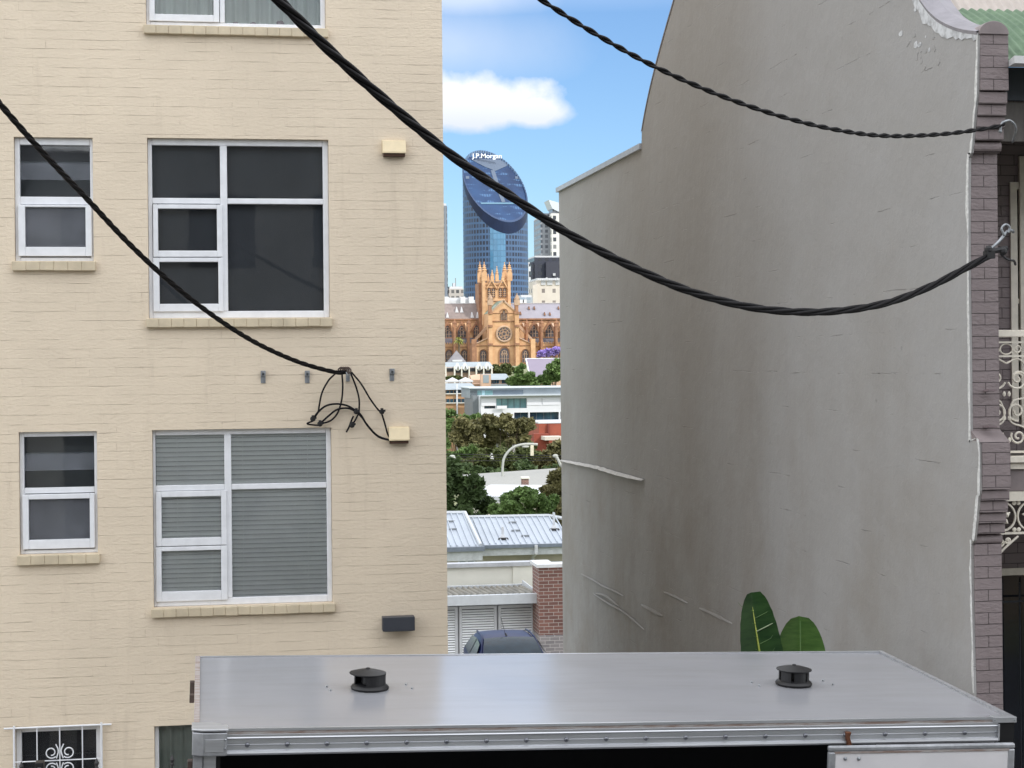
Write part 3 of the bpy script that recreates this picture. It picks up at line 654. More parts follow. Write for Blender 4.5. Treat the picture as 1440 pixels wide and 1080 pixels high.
# balcony: deck edge, rails and iron lace
lace = m_ivory
def arc(mb, x, z, y, r, a0, a1, rad=.0065, n=14, e=1): mb.tube([(x+r*math.cos(R(a0+(a1-a0)*i/n)), y, z+r*e*math.sin(R(a0+(a1-a0)*i/n))) for i in range(n+1)], rad, 5)
zr0, zr1 = vz(634), vz(480)
MB().box(XP-.0, XE, YB-.05, YB+.04, vz(474), vz(464)).build('handrail', m_ivory, ter, bevel=.006)
MB().box(XP, XE, YB-.02, YB+.01, vz(502), vz(499.5)).box(XP, XE, YB-.02, YB+.01, vz(482.5), vz(480)).build('balcony_rail', m_ivory, ter)
MB().box(XP, XE, YB-.02, YB+.01, vz(637), vz(634)).build('balcony_rail', m_ivory, ter)
H = zr1-zr0
pw = .42; x = XP+.01
while x < XE-.2:
    mb = MB(); c = x+pw/2-.07; y = YB-.005; zz = zr0
    for s_ in (-1, 1):
        cx = c+s_*.0
        scroll(mb, c+s_*.09, zr0+H*.66, y, .085, R(200), 1.4, s_, 1, .0085, .2)
        scroll(mb, c+s_*.085, zr0+H*.66, y-.006, .045, R(20), 1.2, s_, 1, .007, .2)
        scroll(mb, c+s_*.08, zr0+H*.36, y, .075, R(80), 1.35, s_, -1, .0085, .2)
        scroll(mb, c+s_*.09, zr0+H*.13, y, .06, R(150), 1.4, s_, 1, .0085, .2)
        mb.tube(catmull([(c+s_*.18, y, zr0+H*.02), (c+s_*.15, y, zr0+H*.2), (c+s_*.03, y, zr0+H*.27), (c+s_*.05, y, zr0+H*.45), (c+s_*.17, y, zr0+H*.5), (c+s_*.19, y, zr0+H*.7), (c+s_*.1, y, zr0+H*.84), (c, y, zr0+H*.8)], 5), .008, 5)
        scroll(mb, c+s_*.09, zr0+H*.935, y, .036, R(180), 1.2, s_, 1, .0065, .3)
        for zc in (.1, .52, .3): mb.ball((c+s_*.02, y, zr0+H*zc), .014, 6, 4, (1,.5,1.5))
    arc(mb, c, zr0+H*.93, y, .05, 0, 360, .006, 18, .8)
    mb.build('iron_lace_panel', lace, ter); x += pw
MB().box(XP, XE, YB-.1, YB+.02, vz(650), vz(641)).build('deck_edge', m_ivory, ter, bevel=.005)
MB().box(XP, XE, YB-.07, YB+.02, vz(659), vz(651)).build('deck_trim', m_ivory, ter)
MB().box(XP, XE, YB+.02, YV, vz(655), vz(648)).build('balcony_floor', mat('deck boards', rgb(110,104,98), .8), ter)
MB().box(XP, XE, YB-.04, YB+.0, vz(690), vz(660)).build('mauve_fascia', m_mauve_plain, ter)
MB().box(XP-.012, XE, YB-.06, YB-.01, vz(704), vz(691)).build('frieze_rail', m_ivory, ter)
MB().box(XP-.02, XE, YB-.04, YB-.01, vz(751), vz(748)).build('frieze_rail', m_ivory, ter)
x = XP-.03; z1, z0 = vz(704), vz(748)
k = 0
while x < XE-.2:
    mb = MB(); r = (z1-z0)/2; c = x+r+.0; y = YB-.03
    arc(mb, c, (z0+z1)/2, y, r*.92, 0, 360, .009, 22)
    for a in range(5):
        an = R(90+72*a); mb.tube([(c,y,(z0+z1)/2),(c+r*.35*math.cos(an),y,(z0+z1)/2+r*.35*math.sin(an)),(c+r*.62*math.cos(an+.12),y,(z0+z1)/2+r*.62*math.sin(an+.12))], [.006,.022,.004], 6)
    for sx in (-1, 1):
        for sz in (-1, 1): mb.ball((c+sx*r*.85, y, (z0+z1)/2+sz*r*.85), .018, 6, 4, (1,.4,1))
    mb.build('frieze_panel', lace, ter); x += r*2
# arched lace bracket beside the pillar
mb = MB(); y = YB-.03; xa = XP-.02; z1 = vz(752); z0 = vz(805)
mb.tube(catmull([(xa+.004,y,z0),(xa+.03,y,z0+.08),(xa+.11,y,z0+.17),(xa+.24,y,z1-.01)], 6), .009, 6)
for (dx, dz, r, a0) in [(.035,-.06,.032,0),(.10,-.055,.038,120),(.05,-.13,.03,60),(.155,-.04,.025,200),(.025,-.19,.02,90)]:
    scroll(mb, xa+dx, z1+dz, y, r, R(a0), 1.3, 1, 1, .0085, .2)
    for a in range(5):
        an = R(72*a+a0); mb.tube([(xa+dx,y,z1+dz),(xa+dx+r*.6*math.cos(an),y,z1+dz+r*.6*math.sin(an))], [.012,.003], 5)
mb.build('lace_bracket', lace, ter)
# lower window bars
mb = MB(); yv = YV-.12
mb.tube([(XP+.02,yv,vz(879)),(XE-.1,yv,vz(879))], .009, 6)
for k in range(14): mb.tube([(XP+.16+k*.16,yv,.2),(XP+.16+k*.16,yv,vz(850))], .007, 6)
arc(mb, XP+.22, vz(870), yv, .09, 0, 180, .007)
mb.build('window_bars', mat('dark iron bars', rgb(40,44,50), .5, var=.2), ter)
MB().box(XP, XE, YF+.1, YV, -.05, .12).build('porch', mat('porch tiles', rgb(120,110,100), .7), ter)
# hooks and clamp
t = thing('cable_hook', 'pale steel hook holding the thin cable beside the pillar top', 'hook', tuple(thin[-1]), 'cable fixings on the terrace house')
p = thin[-1]; MB().tube(catmull([p+Vector((-.03,0,-.05)), p+Vector((-.02,0,.0)), p+Vector((0,0,.02)), p+Vector((.06,.02,.03)), p+Vector((.12,.06,-.02)), p+Vector((.16,.2,-.1))], 6), .009, 7).build('hook_arm', m_galv, t, smooth=True)
MB().ball(p+Vector((-.03,0,-.05)), .014, 8, 5).build('hook_tip', m_galv, t, smooth=True)
t = thing('cable_hook', 'grey steel hook and eye bolt at the end of the thick cable', 'hook', tuple(thick[-1]), 'cable fixings on the terrace house')
p = thick[-1]; MB().tube(catmull([p+Vector((-.03,0,.02)), p+Vector((.05,0,.09)), p+Vector((.12,.02,.16)), p+Vector((.17,.04,.17)), p+Vector((.3,.3,.18))], 6), .011, 7).build('hook_arm', m_galv, t, smooth=True)
MB().tube(catmull([p+Vector((.09,0,.13)), p+Vector((.07,0,.18)), p+Vector((.1,0,.21)), p+Vector((.13,0,.19)), p+Vector((.12,0,.15))], 6), .009, 7).build('hook_curl', m_galv, t, smooth=True)
mb = MB(); mb.box(p.x-.06, p.x-.0, p.y-.04, p.y+.03, p.z-.035, p.z+.02); mb.ball(p+Vector((-.04,-.02,.03)), .03, 8, 5); mb.ball(p+Vector((.07,-.02,.02)), .032, 8, 5)
mb.tube([p+Vector((-.04,-.02,.01)), p+Vector((.1,-.02,.04))], .02, 8)
mb.tube(catmull([p+Vector((.05,-.02,0)), p+Vector((.1,-.02,-.04)), p+Vector((.16,0,-.05)), p+Vector((.22,.1,-.07))], 5), .009, 6)
mb.build('clamp', m_conn, tk)
# strelitzia leaves behind the truck
def leafmesh(mb, base, tip, wid, nrm, curl=.1, n=22, ribs=True):
    base, tip = Vector(base), Vector(tip); ax = (tip-base); L = ax.length; ax.normalize(); side = ax.cross(Vector(nrm)).normalized(); nn = side.cross(ax).normalized()
    K = 8; rows = []
    for i in range(n+1):
        t = i/n; w = wid*math.sin(math.pi*min(1, (t*.93+.05)))**.38*(1-.12*t); c = base+ax*L*t+nn*curl*(t*t)*L*.6
        row = []
        for k in range(-K, K+1):
            s_ = k/K; rip = .004*math.sin(i*2.6+abs(s_)*5)*abs(s_) if ribs else 0
            row.append(c+side*w*s_+nn*(.22*wid*abs(s_)+rip))
        rows.append(row)
    o = len(mb.v); m_ = 2*K+1
    for r_ in rows: mb.v += r_
    for i in range(n):
        for k in range(2*K): a = o+i*m_+k; mb.f.append((a, a+1, a+m_+1, a+m_))
YL = 13.2
m_leaf = mat('dark glossy leaf', rgb(52,82,42), .35, col2=rgb(34,62,32), scale=5, bump=.01, bscale=30, stretch=(1,1,4))
m_leaf2 = mat('mid green leaf', rgb(96,130,66), .4, col2=rgb(70,104,50), scale=5, bump=.01, bscale=30, stretch=(1,1,4))
m_rib = mat('yellow green midrib', rgb(180,190,90), .5)
pb = P(1090, 1300, YL)
pl = thing('bird_of_paradise_plant', 'broad leaved green plant with two upright leaves showing above the truck roof', 'plant', (pb.x, YL, 0))
lf = MB(); b1, t1 = P(1080, 1000, YL), P(1055, 833, YL); leafmesh(lf, b1, t1, .20, (.2,-1,.1), .02)
MB.build(lf, 'leaf', m_leaf, pl, smooth=True)
MB().tube([b1+Vector((0,-.012,-.4)), b1+Vector((0,-.012,0)), (b1+t1)/2+Vector((.0,-.012,0)), t1+Vector((0,-.008,-.03))], [.02,.011,.008,.002], 6).build('midrib', m_rib, pl, smooth=True)
lf = MB(); b2, t2 = P(1126, 1010, YL+.25), P(1124, 868, YL+.05); leafmesh(lf, b2, t2, .235, (-.2,-1,.2), -.05)
lf.build('leaf', m_leaf2, pl, smooth=True)
MB().tube([b2+Vector((0,-.015,-.4)), b2+Vector((0,-.015,0)), t2+Vector((0,-.02,-.03))], [.02,.009,.002], 6).build('midrib', m_leaf2, pl, smooth=True)
for k in range(9):   # pale side veins and one folded tear on the tall leaf
    f = .40+k*.055; m0 = b1.lerp(t1, f)+Vector((0,-.02,0)); sg_ = 1 if k % 2 else -1
    MB().tube([m0, m0+Vector((sg_*.10, .0, .045)), m0+Vector((sg_*(.125 if k != 5 else .17), .015, .075))], [.0022 if k != 5 else .005, .0018 if k != 5 else .006, .001], 5).build('leaf_vein', m_leaf2 if k != 5 else mat('pale leaf fold', rgb(140,156,120), .5), pl)
for k, (dx, dz, wd) in enumerate([(-.5,1.55,.13),(.55,1.6,.14),(.1,1.75,.12)]):
    lf = MB(); leafmesh(lf, (pb.x+dx*.3, YL+.15, .7), (pb.x+dx, YL+.25, dz), wd, (-dx,-1,.5), .15); lf.build('leaf', m_leaf, pl, smooth=True)
st = MB()
for q in (b1+Vector((0,0,-.35)), b2+Vector((0,0,-.35)), Vector((pb.x-.15,YL+.15,.75)), Vector((pb.x+.16,YL+.15,.75)), Vector((pb.x+.03,YL+.15,.75))): st.tube([(pb.x+random.uniform(-.05,.05),YL+.1,0), q], [.035,.018], 6)
st.build('stem', mat('leaf stalk', rgb(90,110,60), .6), pl)
# ---------------------------------------------------------------- box truck
D1 = ray(285, 442).normalized(); d2 = ray(13960, 819); D2 = (d2-D1*d2.dot(D1)).normalized(); D3 = D2.cross(D1).normalized()
ZT = 9.75
ORG = PD(273.5, 1026, ZT)
def roofpt(px, py, h=0):
    r = ray(px, py); o = ORG+D3*h; t = (o-CAM).dot(D3)/r.dot(D3); q = CAM+r*t-ORG; return q.dot(D2), q.dot(D1)
def facept(px, py, yy=0):
    r = ray(px, py); o = ORG+D1*yy; t = (o-CAM).dot(D1)/r.dot(D1); q = CAM+r*t-ORG; return q.dot(D2), q.dot(D3)
NR = roofpt(1438, 1014); FL = roofpt(277, 924.5); FR = roofpt(1245, 914)
TL, TW = NR[0], (FL[1]+FR[1])/2
print('TRUCK', NR, FL, FR, 'normal', tuple(D3), tuple(D2))
trk = thing('box_truck', 'grey roofed box truck with riveted aluminium rail parked in front', 'truck')
mm = Matrix((D2, D1, D3)).transposed().to_4x4(); mm.translation = ORG; trk.matrix_world = mm
def tb(mb, name, m, **k): return mb.build(name, m, trk if 'par' not in k else k.pop('par'), local=True, **k)
def roof_mat():
    m, n, l, b = base_mat('semi gloss grey truck roof')
    tc = n.new('ShaderNodeTexCoord'); o = tc.outputs['Object']
    c = mixc(n, l, ramp(n, l, noisef(n, l, o, .7, 4), .35, .65), rgb(141,142,147), rgb(147,148,152))
    c = mixc(n, l, mth(n, l, 'MULTIPLY', ramp(n, l, noisef(n, l, o, 26, 5, .75), .66, .76), .45), c, rgb(92,90,87))
    c = mixc(n, l, mth(n, l, 'MULTIPLY', ramp(n, l, noisef(n, l, o, 1.6, 5, .7, (.5, 3, 1)), .46, .75), .22), c, rgb(112,110,106))
    c = mixc(n, l, mth(n, l, 'MULTIPLY', ramp(n, l, noisef(n, l, o, 9, 3, .5, (1, .5, 1)), .80, .82), .5), c, rgb(205,206,208))
    l.new(c, b.inputs['Base Color']); b.inputs['Specular IOR Level'].default_value = .5
    l.new(ramp(n, l, noisef(n, l, o, 1, 3), -.3, 4.2), b.inputs['Roughness'])
    bp = n.new('ShaderNodeBump'); bp.inputs['Strength'].default_value = .1; bp.inputs['Distance'].default_value = .01; l.new(noisef(n, l, o, 1.3, 3), bp.inputs['Height']); l.new(bp.outputs[0], b.inputs['Normal'])
    return m
m_roof = roof_mat()
m_alu = mat('brushed aluminium', rgb(196,198,202), .38, .75, var=.12, scale=5, stretch=(.3,6,6), bump=.002, bscale=40)
m_alu2 = mat('dull aluminium', rgb(168,170,174), .45, .6, var=.25, scale=8, bump=.004, bscale=30)
m_twhite = mat('white truck panel', rgb(214,212,214), .4, var=.04, scale=3)
m_rust = mat('rusty seam', rgb(128,108,98), .8, col2=rgb(164,160,158), scale=14, lo=.4, hi=.62, stretch=(.5,4,4))
HB = 2.15   # box height
rf = MB(); nx, ny = 24, 8
for j in range(ny+1):
    for i in range(nx+1):
        x, y = TL*i/nx, TW*j/ny; dz = -.010*(abs(2*i/nx-1)**2)*1.0+.006*noise.noise(Vector((x*.9, y*.9, 3)))
        rf.v.append(Vector((x, y, dz)))
for j in range(ny):
    for i in range(nx): a = j*(nx+1)+i; rf.f.append((a, a+1, a+nx+2, a+nx+1))
tb(rf, 'roof', m_roof, smooth=True)
MBb = MB().box(.03, TL-.03, TW-.03, TW, -HB, -.03); tb(MBb, 'far_side_panel', mat('shade black far panel', rgb(18,19,26), .8))  # panel, floor and lining blackened to stand in for the interior shade
tb(MB().box(.0, .03, .02, TW-.001, -HB, -.02), 'end_panel', m_twhite); tb(MB().box(TL-.03, TL, .02, TW-.001, -HB, -.02), 'end_panel', m_twhite)
tb(MB().box(.03, TL-.03, .0, TW, -HB, -HB+.08), 'load_floor', mat('shade black floor', rgb(14,14,16), .9))
tb(MB().box(.03, TL-.03, .04, TW-.03, -.06, -.04), 'ceiling_lining', mat('shade black lining', rgb(16,16,20), .8))
# bright edge trims round the roof
tb(MB().box(-.004, TL+.004, -.006, .014, -.012, .003), 'edge_trim', m_alu)
tb(MB().box(TL-.024, TL+.004, .014, TW, -.03, .004), 'edge_trim', m_alu)
tb(MB().box(-.004, .028, .014, TW, -.03, .003), 'edge_trim', m_rust)
tb(MB().box(.028, TL-.024, TW-.02, TW+.004, -.03, .002), 'edge_trim', m_alu)
# seam under the roof edge and the riveted rail
zt_ = facept(600, 1032)[1]; 
sc_ = lambda dy: -dy*.00407
tb(MB().box(.17, TL-.12, -.003, .03, sc_(7), -.012), 'seam', m_rust)
tb(MB().box(.17, TL-.12, -.018, .03, sc_(10.5), sc_(7)), 'upper_flange', m_alu, bevel=.001)
m_riv = mat('steel rivet', rgb(120,122,128), .28, .85, var=.1)
rl = MB(); pr = [(-.018, sc_(10.5)), (-.022, sc_(12)), (-.012, sc_(14)), (-.012, sc_(21)), (-.017, sc_(21.8)), (-.012, sc_(22.8)), (-.012, sc_(29)), (-.03, sc_(30)), (-.034, sc_(33)), (-.03, sc_(35.5)), (.0, sc_(36)), (.03, sc_(36)), (.03, sc_(10.5))]
rl.prism([(.16, a, b_) for a, b_ in pr], (TL-.12-.16, 0, 0)); tb(rl, 'side_rail', m_alu)
nriv = 21
for k in range(nriv):
    x = facept(348+k*(1357-348)/18.0, 1040, -.02)[0] if k < 19 else None
    if x is None or x > TL-.14: break
    tb(MB().ball((x, -.016, sc_(22)), .0150, 12, 8, (1, .8, 1)), 'rivet', m_riv, smooth=True)
# corner castings
cs = MB().prism([(-.012,-.03,sc_(2)),(.05,-.055,sc_(2)),(.185,-.055,sc_(2)),(.185,.12,sc_(2)),(-.012,.12,sc_(2))], (0,0,sc_(35)-sc_(2)))
tb(cs, 'corner_casting', m_alu2, bevel=.006)
tb(MB().prism([(-.016,-.034,-.0),(.05,-.06,0),(.19,-.06,0),(.19,.05,0),(.1,.13,0),(-.016,.13,0)], (0,0,.012)), 'casting_cap', m_alu, bevel=.003)
tb(MB().box(.062, .165, -.0585, -.0555, sc_(29), sc_(11)), 'casting_plate', m_alu, bevel=.001)
for x, z in ((.176, sc_(12)), (.176, sc_(24))): tb(MB().ball((x, -.056, z), .006, 8, 5), 'rivet', m_galv)
tb(MB().box(TL-.15, TL+.005, -.02, .05, -.030, .005), 'corner_plate', m_alu, bevel=.002)
tb(MB().box(TL-.12, TL-.11, -.03, .03, sc_(34), sc_(9)), 'rail_end_plate', m_alu2)
for z in (11, 21, 29): tb(MB().ball((TL-.128, -.014, sc_(z)), .006, 8, 5), 'rivet', m_galv)
for x in (TL-.14, TL-.01): tb(MB().ball((x, -.02, -.013), .005, 8, 5), 'rivet', m_galv)
tb(MB().box(TL-.11, TL-.0, .0, .04, sc_(42), -.031), 'corner_gap_shade', m_black)  # black block stands in for the shade in the corner gap
# posts, dark opening
tb(MB().box(-.005, .05, -.02, .05, -HB, sc_(36)), 'corner_post', m_alu2, bevel=.003)
tb(MB().box(.052, .125, -.005, .04, -HB, sc_(36)), 'door_post', m_alu, bevel=.004)
tb(MB().box(.126, .15, .01, .04, -HB, sc_(36)), 'door_seal', m_black)
# hinges and cord on the left end
for y, z, h in ((1.15, -.05, .05), (1.45, -.03, .12), (.05, sc_(46), .06)):
    tb(MB().box(-.035, -.005, y-.03, y+.03, z-h, z), 'hinge', mat('rusty hinge', rgb(74,60,54), .7, var=.3, scale=30), bevel=.004)
# open side door panel with frame
xa, za = facept(1166, 1050, -.12); xb, zb_ = facept(1428, 1047, -.12); zc = za-1.9; yd = -.12
fr = MB(); fw = .045
fr.box(xa, xb, yd, yd+.035, za-fw*.75, za).box(xa, xa+fw, yd, yd+.035, zc, za-fw*.75).box(xb-fw, xb, yd, yd+.035, zc, za-fw*.75).box(xa+fw, xb-fw, yd, yd+.035, zc, zc+fw)
door = tb(fr, 'side_door', m_alu2, bevel=.01)
tb(MB().box(xa+fw, xb-fw, yd+.006, yd+.03, zc+fw, za-fw*.75), 'door_panel', m_twhite, par=door)
tb(MB().box(xa+fw-.008, xb-fw+.008, yd+.002, yd+.0285, za-fw*.75-.012, za-fw*.75+.002), 'door_beading', m_rust, par=door)
for px_ in (1189, 1208):
    q = facept(px_, 1067, -.12); tb(MB().ball((q[0], yd+.004, q[1]), .0125, 12, 6, (1,.5,1)).ball((q[0], yd-.003, q[1]), .006, 8, 5), 'door_bolt', m_galv, par=door)
q = facept(1194, 1030, -.05); q2 = facept(1195, 1050, -.05)
lt_ = MB().prism([(q[0]-.017,-.05,q[1]),(q[0]+.017,-.05,q[1]),(q[0]+.008,-.05,q[1]-.03),(q[0]+.026,-.05,q2[1]),(q[0]-.008,-.05,q2[1]+.008)], (0,.03,0)); tb(lt_, 'latch', mat('rusted latch', rgb(92,54,34), .85, var=.4, scale=40, bump=.01), bevel=.003)
# roof vents (mushroom cowls)
for (px_, py_) in ((520, 968), (1116, 962)):
    x, y = roofpt(px_, py_); s_ = .118
    v = tb(MB().lathe((x, y, 0), [(s_*1.02, 0), (s_*1.05, .010), (s_*.98, .022), (s_*.9, .028), (s_*.8, .034), (s_*.74, .036)], 32), 'roof_vent', m_black, smooth=True, autosm=40)
    b_ = MB(); seg = 30
    b_.lathe((x, y, .03), [(s_*.5, 0), (s_*.5, .065)], 20)
    a0 = R(190) if px_ > 800 else R(200)
    for k in range(seg):   # cylindrical collar with one open segment
        a = 2*math.pi*k/seg; a2 = 2*math.pi*(k+1)/seg
        if px_ > 800 and k % 5 == 0: continue
        if px_ < 800 and 16 <= k <= 20: continue
        P1 = [(x+s_*.86*math.cos(q_), y+s_*.86*math.sin(q_)) for q_ in (a, a2)]; P2 = [(x+s_*.80*math.cos(q_), y+s_*.80*math.sin(q_)) for q_ in (a, a2)]
        b_.add([(*P1[0], .03), (*P1[1], .03), (*P1[1], .094), (*P1[0], .094), (*P2[0], .03), (*P2[1], .03), (*P2[1], .094), (*P2[0], .094)], [(0,1,2,3),(5,4,7,6),(1,5,6,2),(4,0,3,7)])
    tb(b_, 'vent_collar', m_black, par=v)
    tb(MB().lathe((x+(-.015 if px_ < 800 else 0), y, 0), [(s_*.9, .092), (s_*1.0, .098), (s_*1.0, .103), (s_*.55, .118), (s_*.12, .127), (s_*.10, .134), (.001, .135)], 32), 'vent_cap', m_black, par=v, smooth=True, autosm=40)
    for dx, dy in ((-.27,.07),(-.255,-.04),(.245,.1),(.27,-.02)):
        tb(MB().lathe((x+dx, y+dy, -.004), [(.007,0),(.006,.01),(.003,.012)], 8), 'roof_screw', m_galv, par=v)
# chassis, wheels and cab, all below the frame
gz = ORG.z
tb(MB().box(.1, TL-.1, .5, TW-.5, -HB-.25, -HB-.001), 'chassis', m_black)
m_tyre = mat('tyre rubber', rgb(30,30,30), .9)
for x in (1.0, -1.1+.2, TL-1.0):
    if x == 1.0: continue
    for y in (.05, TW-.35):
        w_ = MB(); w_.tube([(x, y, -gz+.40), (x, y+.26, -gz+.40)], .40, 24); wo = tb(w_, 'wheel', m_tyre)
        tb(MB().tube([(x, y-.01, -gz+.40), (x, y+.27, -gz+.40)], .21, 16), 'rim', m_alu2, par=wo)
cabp = [(-.15,-HB-.35),(-.15,-1.05),(-.45,-.98),(-1.25,-1.02),(-1.62,-1.6),(-1.8,-1.7),(-1.8,-HB-.35)]
cb_ = MB().prism([(a, .08, b_) for a, b_ in cabp], (0, TW-.16, 0)); cab = tb(cb_, 'cab', m_twhite, bevel=.04)
tb(MB().prism([(-.5,.07,-1.1),(-.5,.07,-1.5),(-1.5,.07,-1.5),(-1.25,.07,-1.1)], (0,.006,0)), 'side_window', mat('dark cab glass', rgb(22,24,28), .1), par=cab)

# ---------------------------------------------------------------- street, lane and terrain
m_asphalt = mat('asphalt', rgb(74,74,76), .9, var=.25, scale=40, bump=.02, bscale=90)
m_conc = mat('footpath concrete', rgb(150,148,142), .9, var=.15, scale=8, bump=.01)
prof = [(-400,0),(14,0),(20,-.35),(30,-.9),(36,-1.5),(42,-2.5),(60,-5.4),(90,-11.5),(120,-16.4),(200,-19),(330,-19),(430,-14),(560,-4.5),(650,2.0),(720,4.2),(900,4.2),(1500,1),(9000,-2)]
def gz_(y):
    for (a, za_), (b_, zb2) in zip(prof, prof[1:]):
        if a <= y <= b_: return za_+(zb2-za_)*(y-a)/(b_-a)
    return prof[-1][1]
gr = MB(); xs = [-6000,-1500,-400,-120,-40,-15,0,15,40,120,400,1500,6000]
ys = [p[0] for p in prof]
for y in ys:
    for x in xs: gr.v.append(Vector((x, y, gz_(y)-.02)))
for j in range(len(ys)-1):
    for i in range(len(xs)-1): a = j*len(xs)+i; gr.f.append((a, a+1, a+len(xs)+1, a+len(xs)))
struct(gr.build('ground', mat('dry grass and soil', rgb(112,116,84), .95, var=.35, scale=.8, bump=.02)))
struct(MB().box(-60, 60, -3.5, 11.3-1.4, -.15, -.004).build('road', m_asphalt))
struct(MB().box(-60, 60, 9.9, 12-.4+.2, -.15, .12).build('footpath', m_conc)) 
struct(MB().add([(-60,11.8,.01),(60,11.8,.01),(60,16.6,.006),(-60,16.6,.006)], [(0,1,2,3)]).build('forecourt_paving', m_conc))
ln = MB(); lx0, lx1 = xr+.4, XG-.1+.0
for y0_, y1_ in zip([16.8,20,30,36,42], [20,30,36,42,42.4]):
    ln.quad((lx0-2 if y0_ > 27 else lx0, y0_, gz_(y0_)+.01), (lx1+(6 if y0_ > 29 else 0), y0_, gz_(y0_)+.01), (lx1+(6 if y0_ > 29 else 0), y1_, gz_(y1_)+.01), (lx0-2 if y0_ > 27 else lx0, y1_, gz_(y1_)+.01))
struct(ln.build('driveway', m_conc))
# iron palings, only the tips reach the picture
fe = thing('iron_fence', 'dark iron spear fence at the foot of the cream wall in the lower left corner', 'fence', (P(30, 1075, 14.6).x, 14.6, 0))
m_iron = mat('dark iron', rgb(48,46,48), .5, var=.2)
for k in range(-4, 4):
    pt_ = P(30+k*106, 1071, 14.6); x, zt3 = pt_.x, P(30, 1071, 14.6).z
    if k >= 2: zt3 -= .0
    mb = MB().tube([(x,14.6,0),(x,14.6,zt3-.07)], .009, 6).tube([(x,14.6,zt3-.075),(x,14.6,zt3-.04),(x,14.6,zt3)], [.008,.02,.003], 8).ball((x,14.6,zt3-.08), .016, 8, 5)
    mb.build('picket', m_iron, fe)
MB().box(P(-394,1071,14.6).x, P(348,1071,14.6).x, 14.59, 14.61, P(30,1071,14.6).z-.3, P(30,1071,14.6).z-.26).build('fence_rail', m_iron, fe)
t = thing('letter_box', 'small black box in front of the scrollwork grille, at the lower left edge', 'box', (P(57,1075,14.5).x, 14.5, 0))
a, b_ = P(51, 1069, 14.5), P(63, 1069, 14.5)
MB().box(a.x, b_.x, 14.4, 14.5, a.z-.3, a.z).build('box_body', m_black, t, bevel=.005)
MB().box(a.x+.02, b_.x-.02, 14.39, 14.4, a.z-.06, a.z-.04).build('slot', m_galv, t); MB().tube([(a.x+.035,14.46,0),(a.x+.035,14.46,a.z-.3)], .02, 8).build('box_post', m_iron, t)
# houses across the street behind the camera, seen only in reflections
for k, (x, w_, h_, c_) in enumerate([(-14,9,12,rgb(150,120,100)),(-4.6,9,11,rgb(180,176,168)),(4.8,9,11.6,rgb(132,136,140)),(14.2,9,12.2,rgb(170,150,128))]):
    t = thing('row_house', ['brown','pale','bluish grey','tan'][k]+' three storey row house across the street, behind the viewpoint', 'house', (x+w_/2, -7, 0), 'row houses across the street')
    ho = [(x+.8+i*2.8, x+2.3+i*2.8, z, z+1.7) for i in range(3) for z in (1, 4.4, 7.8)]
    wm = MB().wall(x, x+w_, 0, h_, 0, ho, .2); 
    for v in wm.v: v.y = -7-v.y
    wm.box(x, x+w_, -16, -7.5, 0, h_); wm.build('wall', mat('row house wall %d' % k, c_, .85, var=.1), t)
    MB().prism([(x-.1,-6.6,h_),(x-.1,-16,h_),(x-.1,-11.5,h_+2.4)], (w_+.2,0,0)).build('roof', mat('slate roof', rgb(84,84,90), .8), t)
    for hh in ho: MB().box(hh[0], hh[1], -7.2, -7.15, hh[2], hh[3]).build('window', mat('house glass', rgb(40,44,50), .1), t)
# ---------------------------------------------------------------- garage, courtyard house and car
YG = 42.0
def px3(x0, x1, y0, y1, Y):
    xm, ym = (x0+x1)/2, (y0+y1)/2; return (P(x0, ym, Y).x, P(x1, ym, Y).x, P(xm, y1, Y).z, P(xm, y0, Y).z)
m_pale = mat('pale grey steel', rgb(196,198,202), .5, var=.06)
m_fascia = mat('pale fascia', rgb(190,194,198), .5, var=.05)
m_wcream = mat('off white render', rgb(214,212,202), .85, var=.05, scale=2, bump=.005)
m_beige = mat('beige render', rgb(186,180,166), .85, var=.08, scale=2)
m_rbrick = face_brick('red brown facebrick', rgb(128,90,80), rgb(102,72,66), rgb(168,162,156), 'XY')
m_gbrick = face_brick('grey facebrick', rgb(140,134,134), rgb(118,114,116), rgb(178,174,170), 'XY')
m_slat = mat('white steel slat', rgb(240,242,244), .4, var=.03)
gb = P(690, 900, YG); gg = gz_(YG)
ga = thing('garage', 'low garage with white slatted doors, pale fascia and rippled awning behind the dark car', 'garage', (gb.x, YG, gg))
a = px3(520, 757, 838.5, 852, YG-.6); MB().box(a[0], a[1], YG-.6, YG-.45, a[2], a[3]).build('fascia', m_fascia, ga)
a2 = px3(520, 751, 853.5, 930, YG); 
xs_ = [P(v, 890, YG).x for v in (520, 588, 645, 700, 753)]
for i in range(4):
    d_ = MB(); x0_, x1_ = xs_[i]+.02, xs_[i+1]-.02; zt3 = a2[3]; z = gg+.06
    d_.box(x0_, x0_+.07, YG, YG+.05, gg, zt3).box(x1_-.07, x1_, YG, YG+.05, gg, zt3).box(x0_+.07, x1_-.07, YG, YG+.05, zt3-.07, zt3)
    dd = d_.build('garage_door', m_pale, ga); sl = MB()
    while z < zt3-.09:
        sl.prism([(x0_+.07,YG+.014,z),(x0_+.07,YG+.002,z+.006),(x0_+.07,YG+.030,z+.044),(x0_+.07,YG+.04,z+.04)], (x1_-x0_-.14,0,0)); z += .062
    sl.build('slats', m_slat, dd); MB().box(x0_+.07, x1_-.07, YG+.06, YG+.07, gg, zt3-.07).build('backing', mat('shadowed backing', rgb(60,62,66), .8), dd)
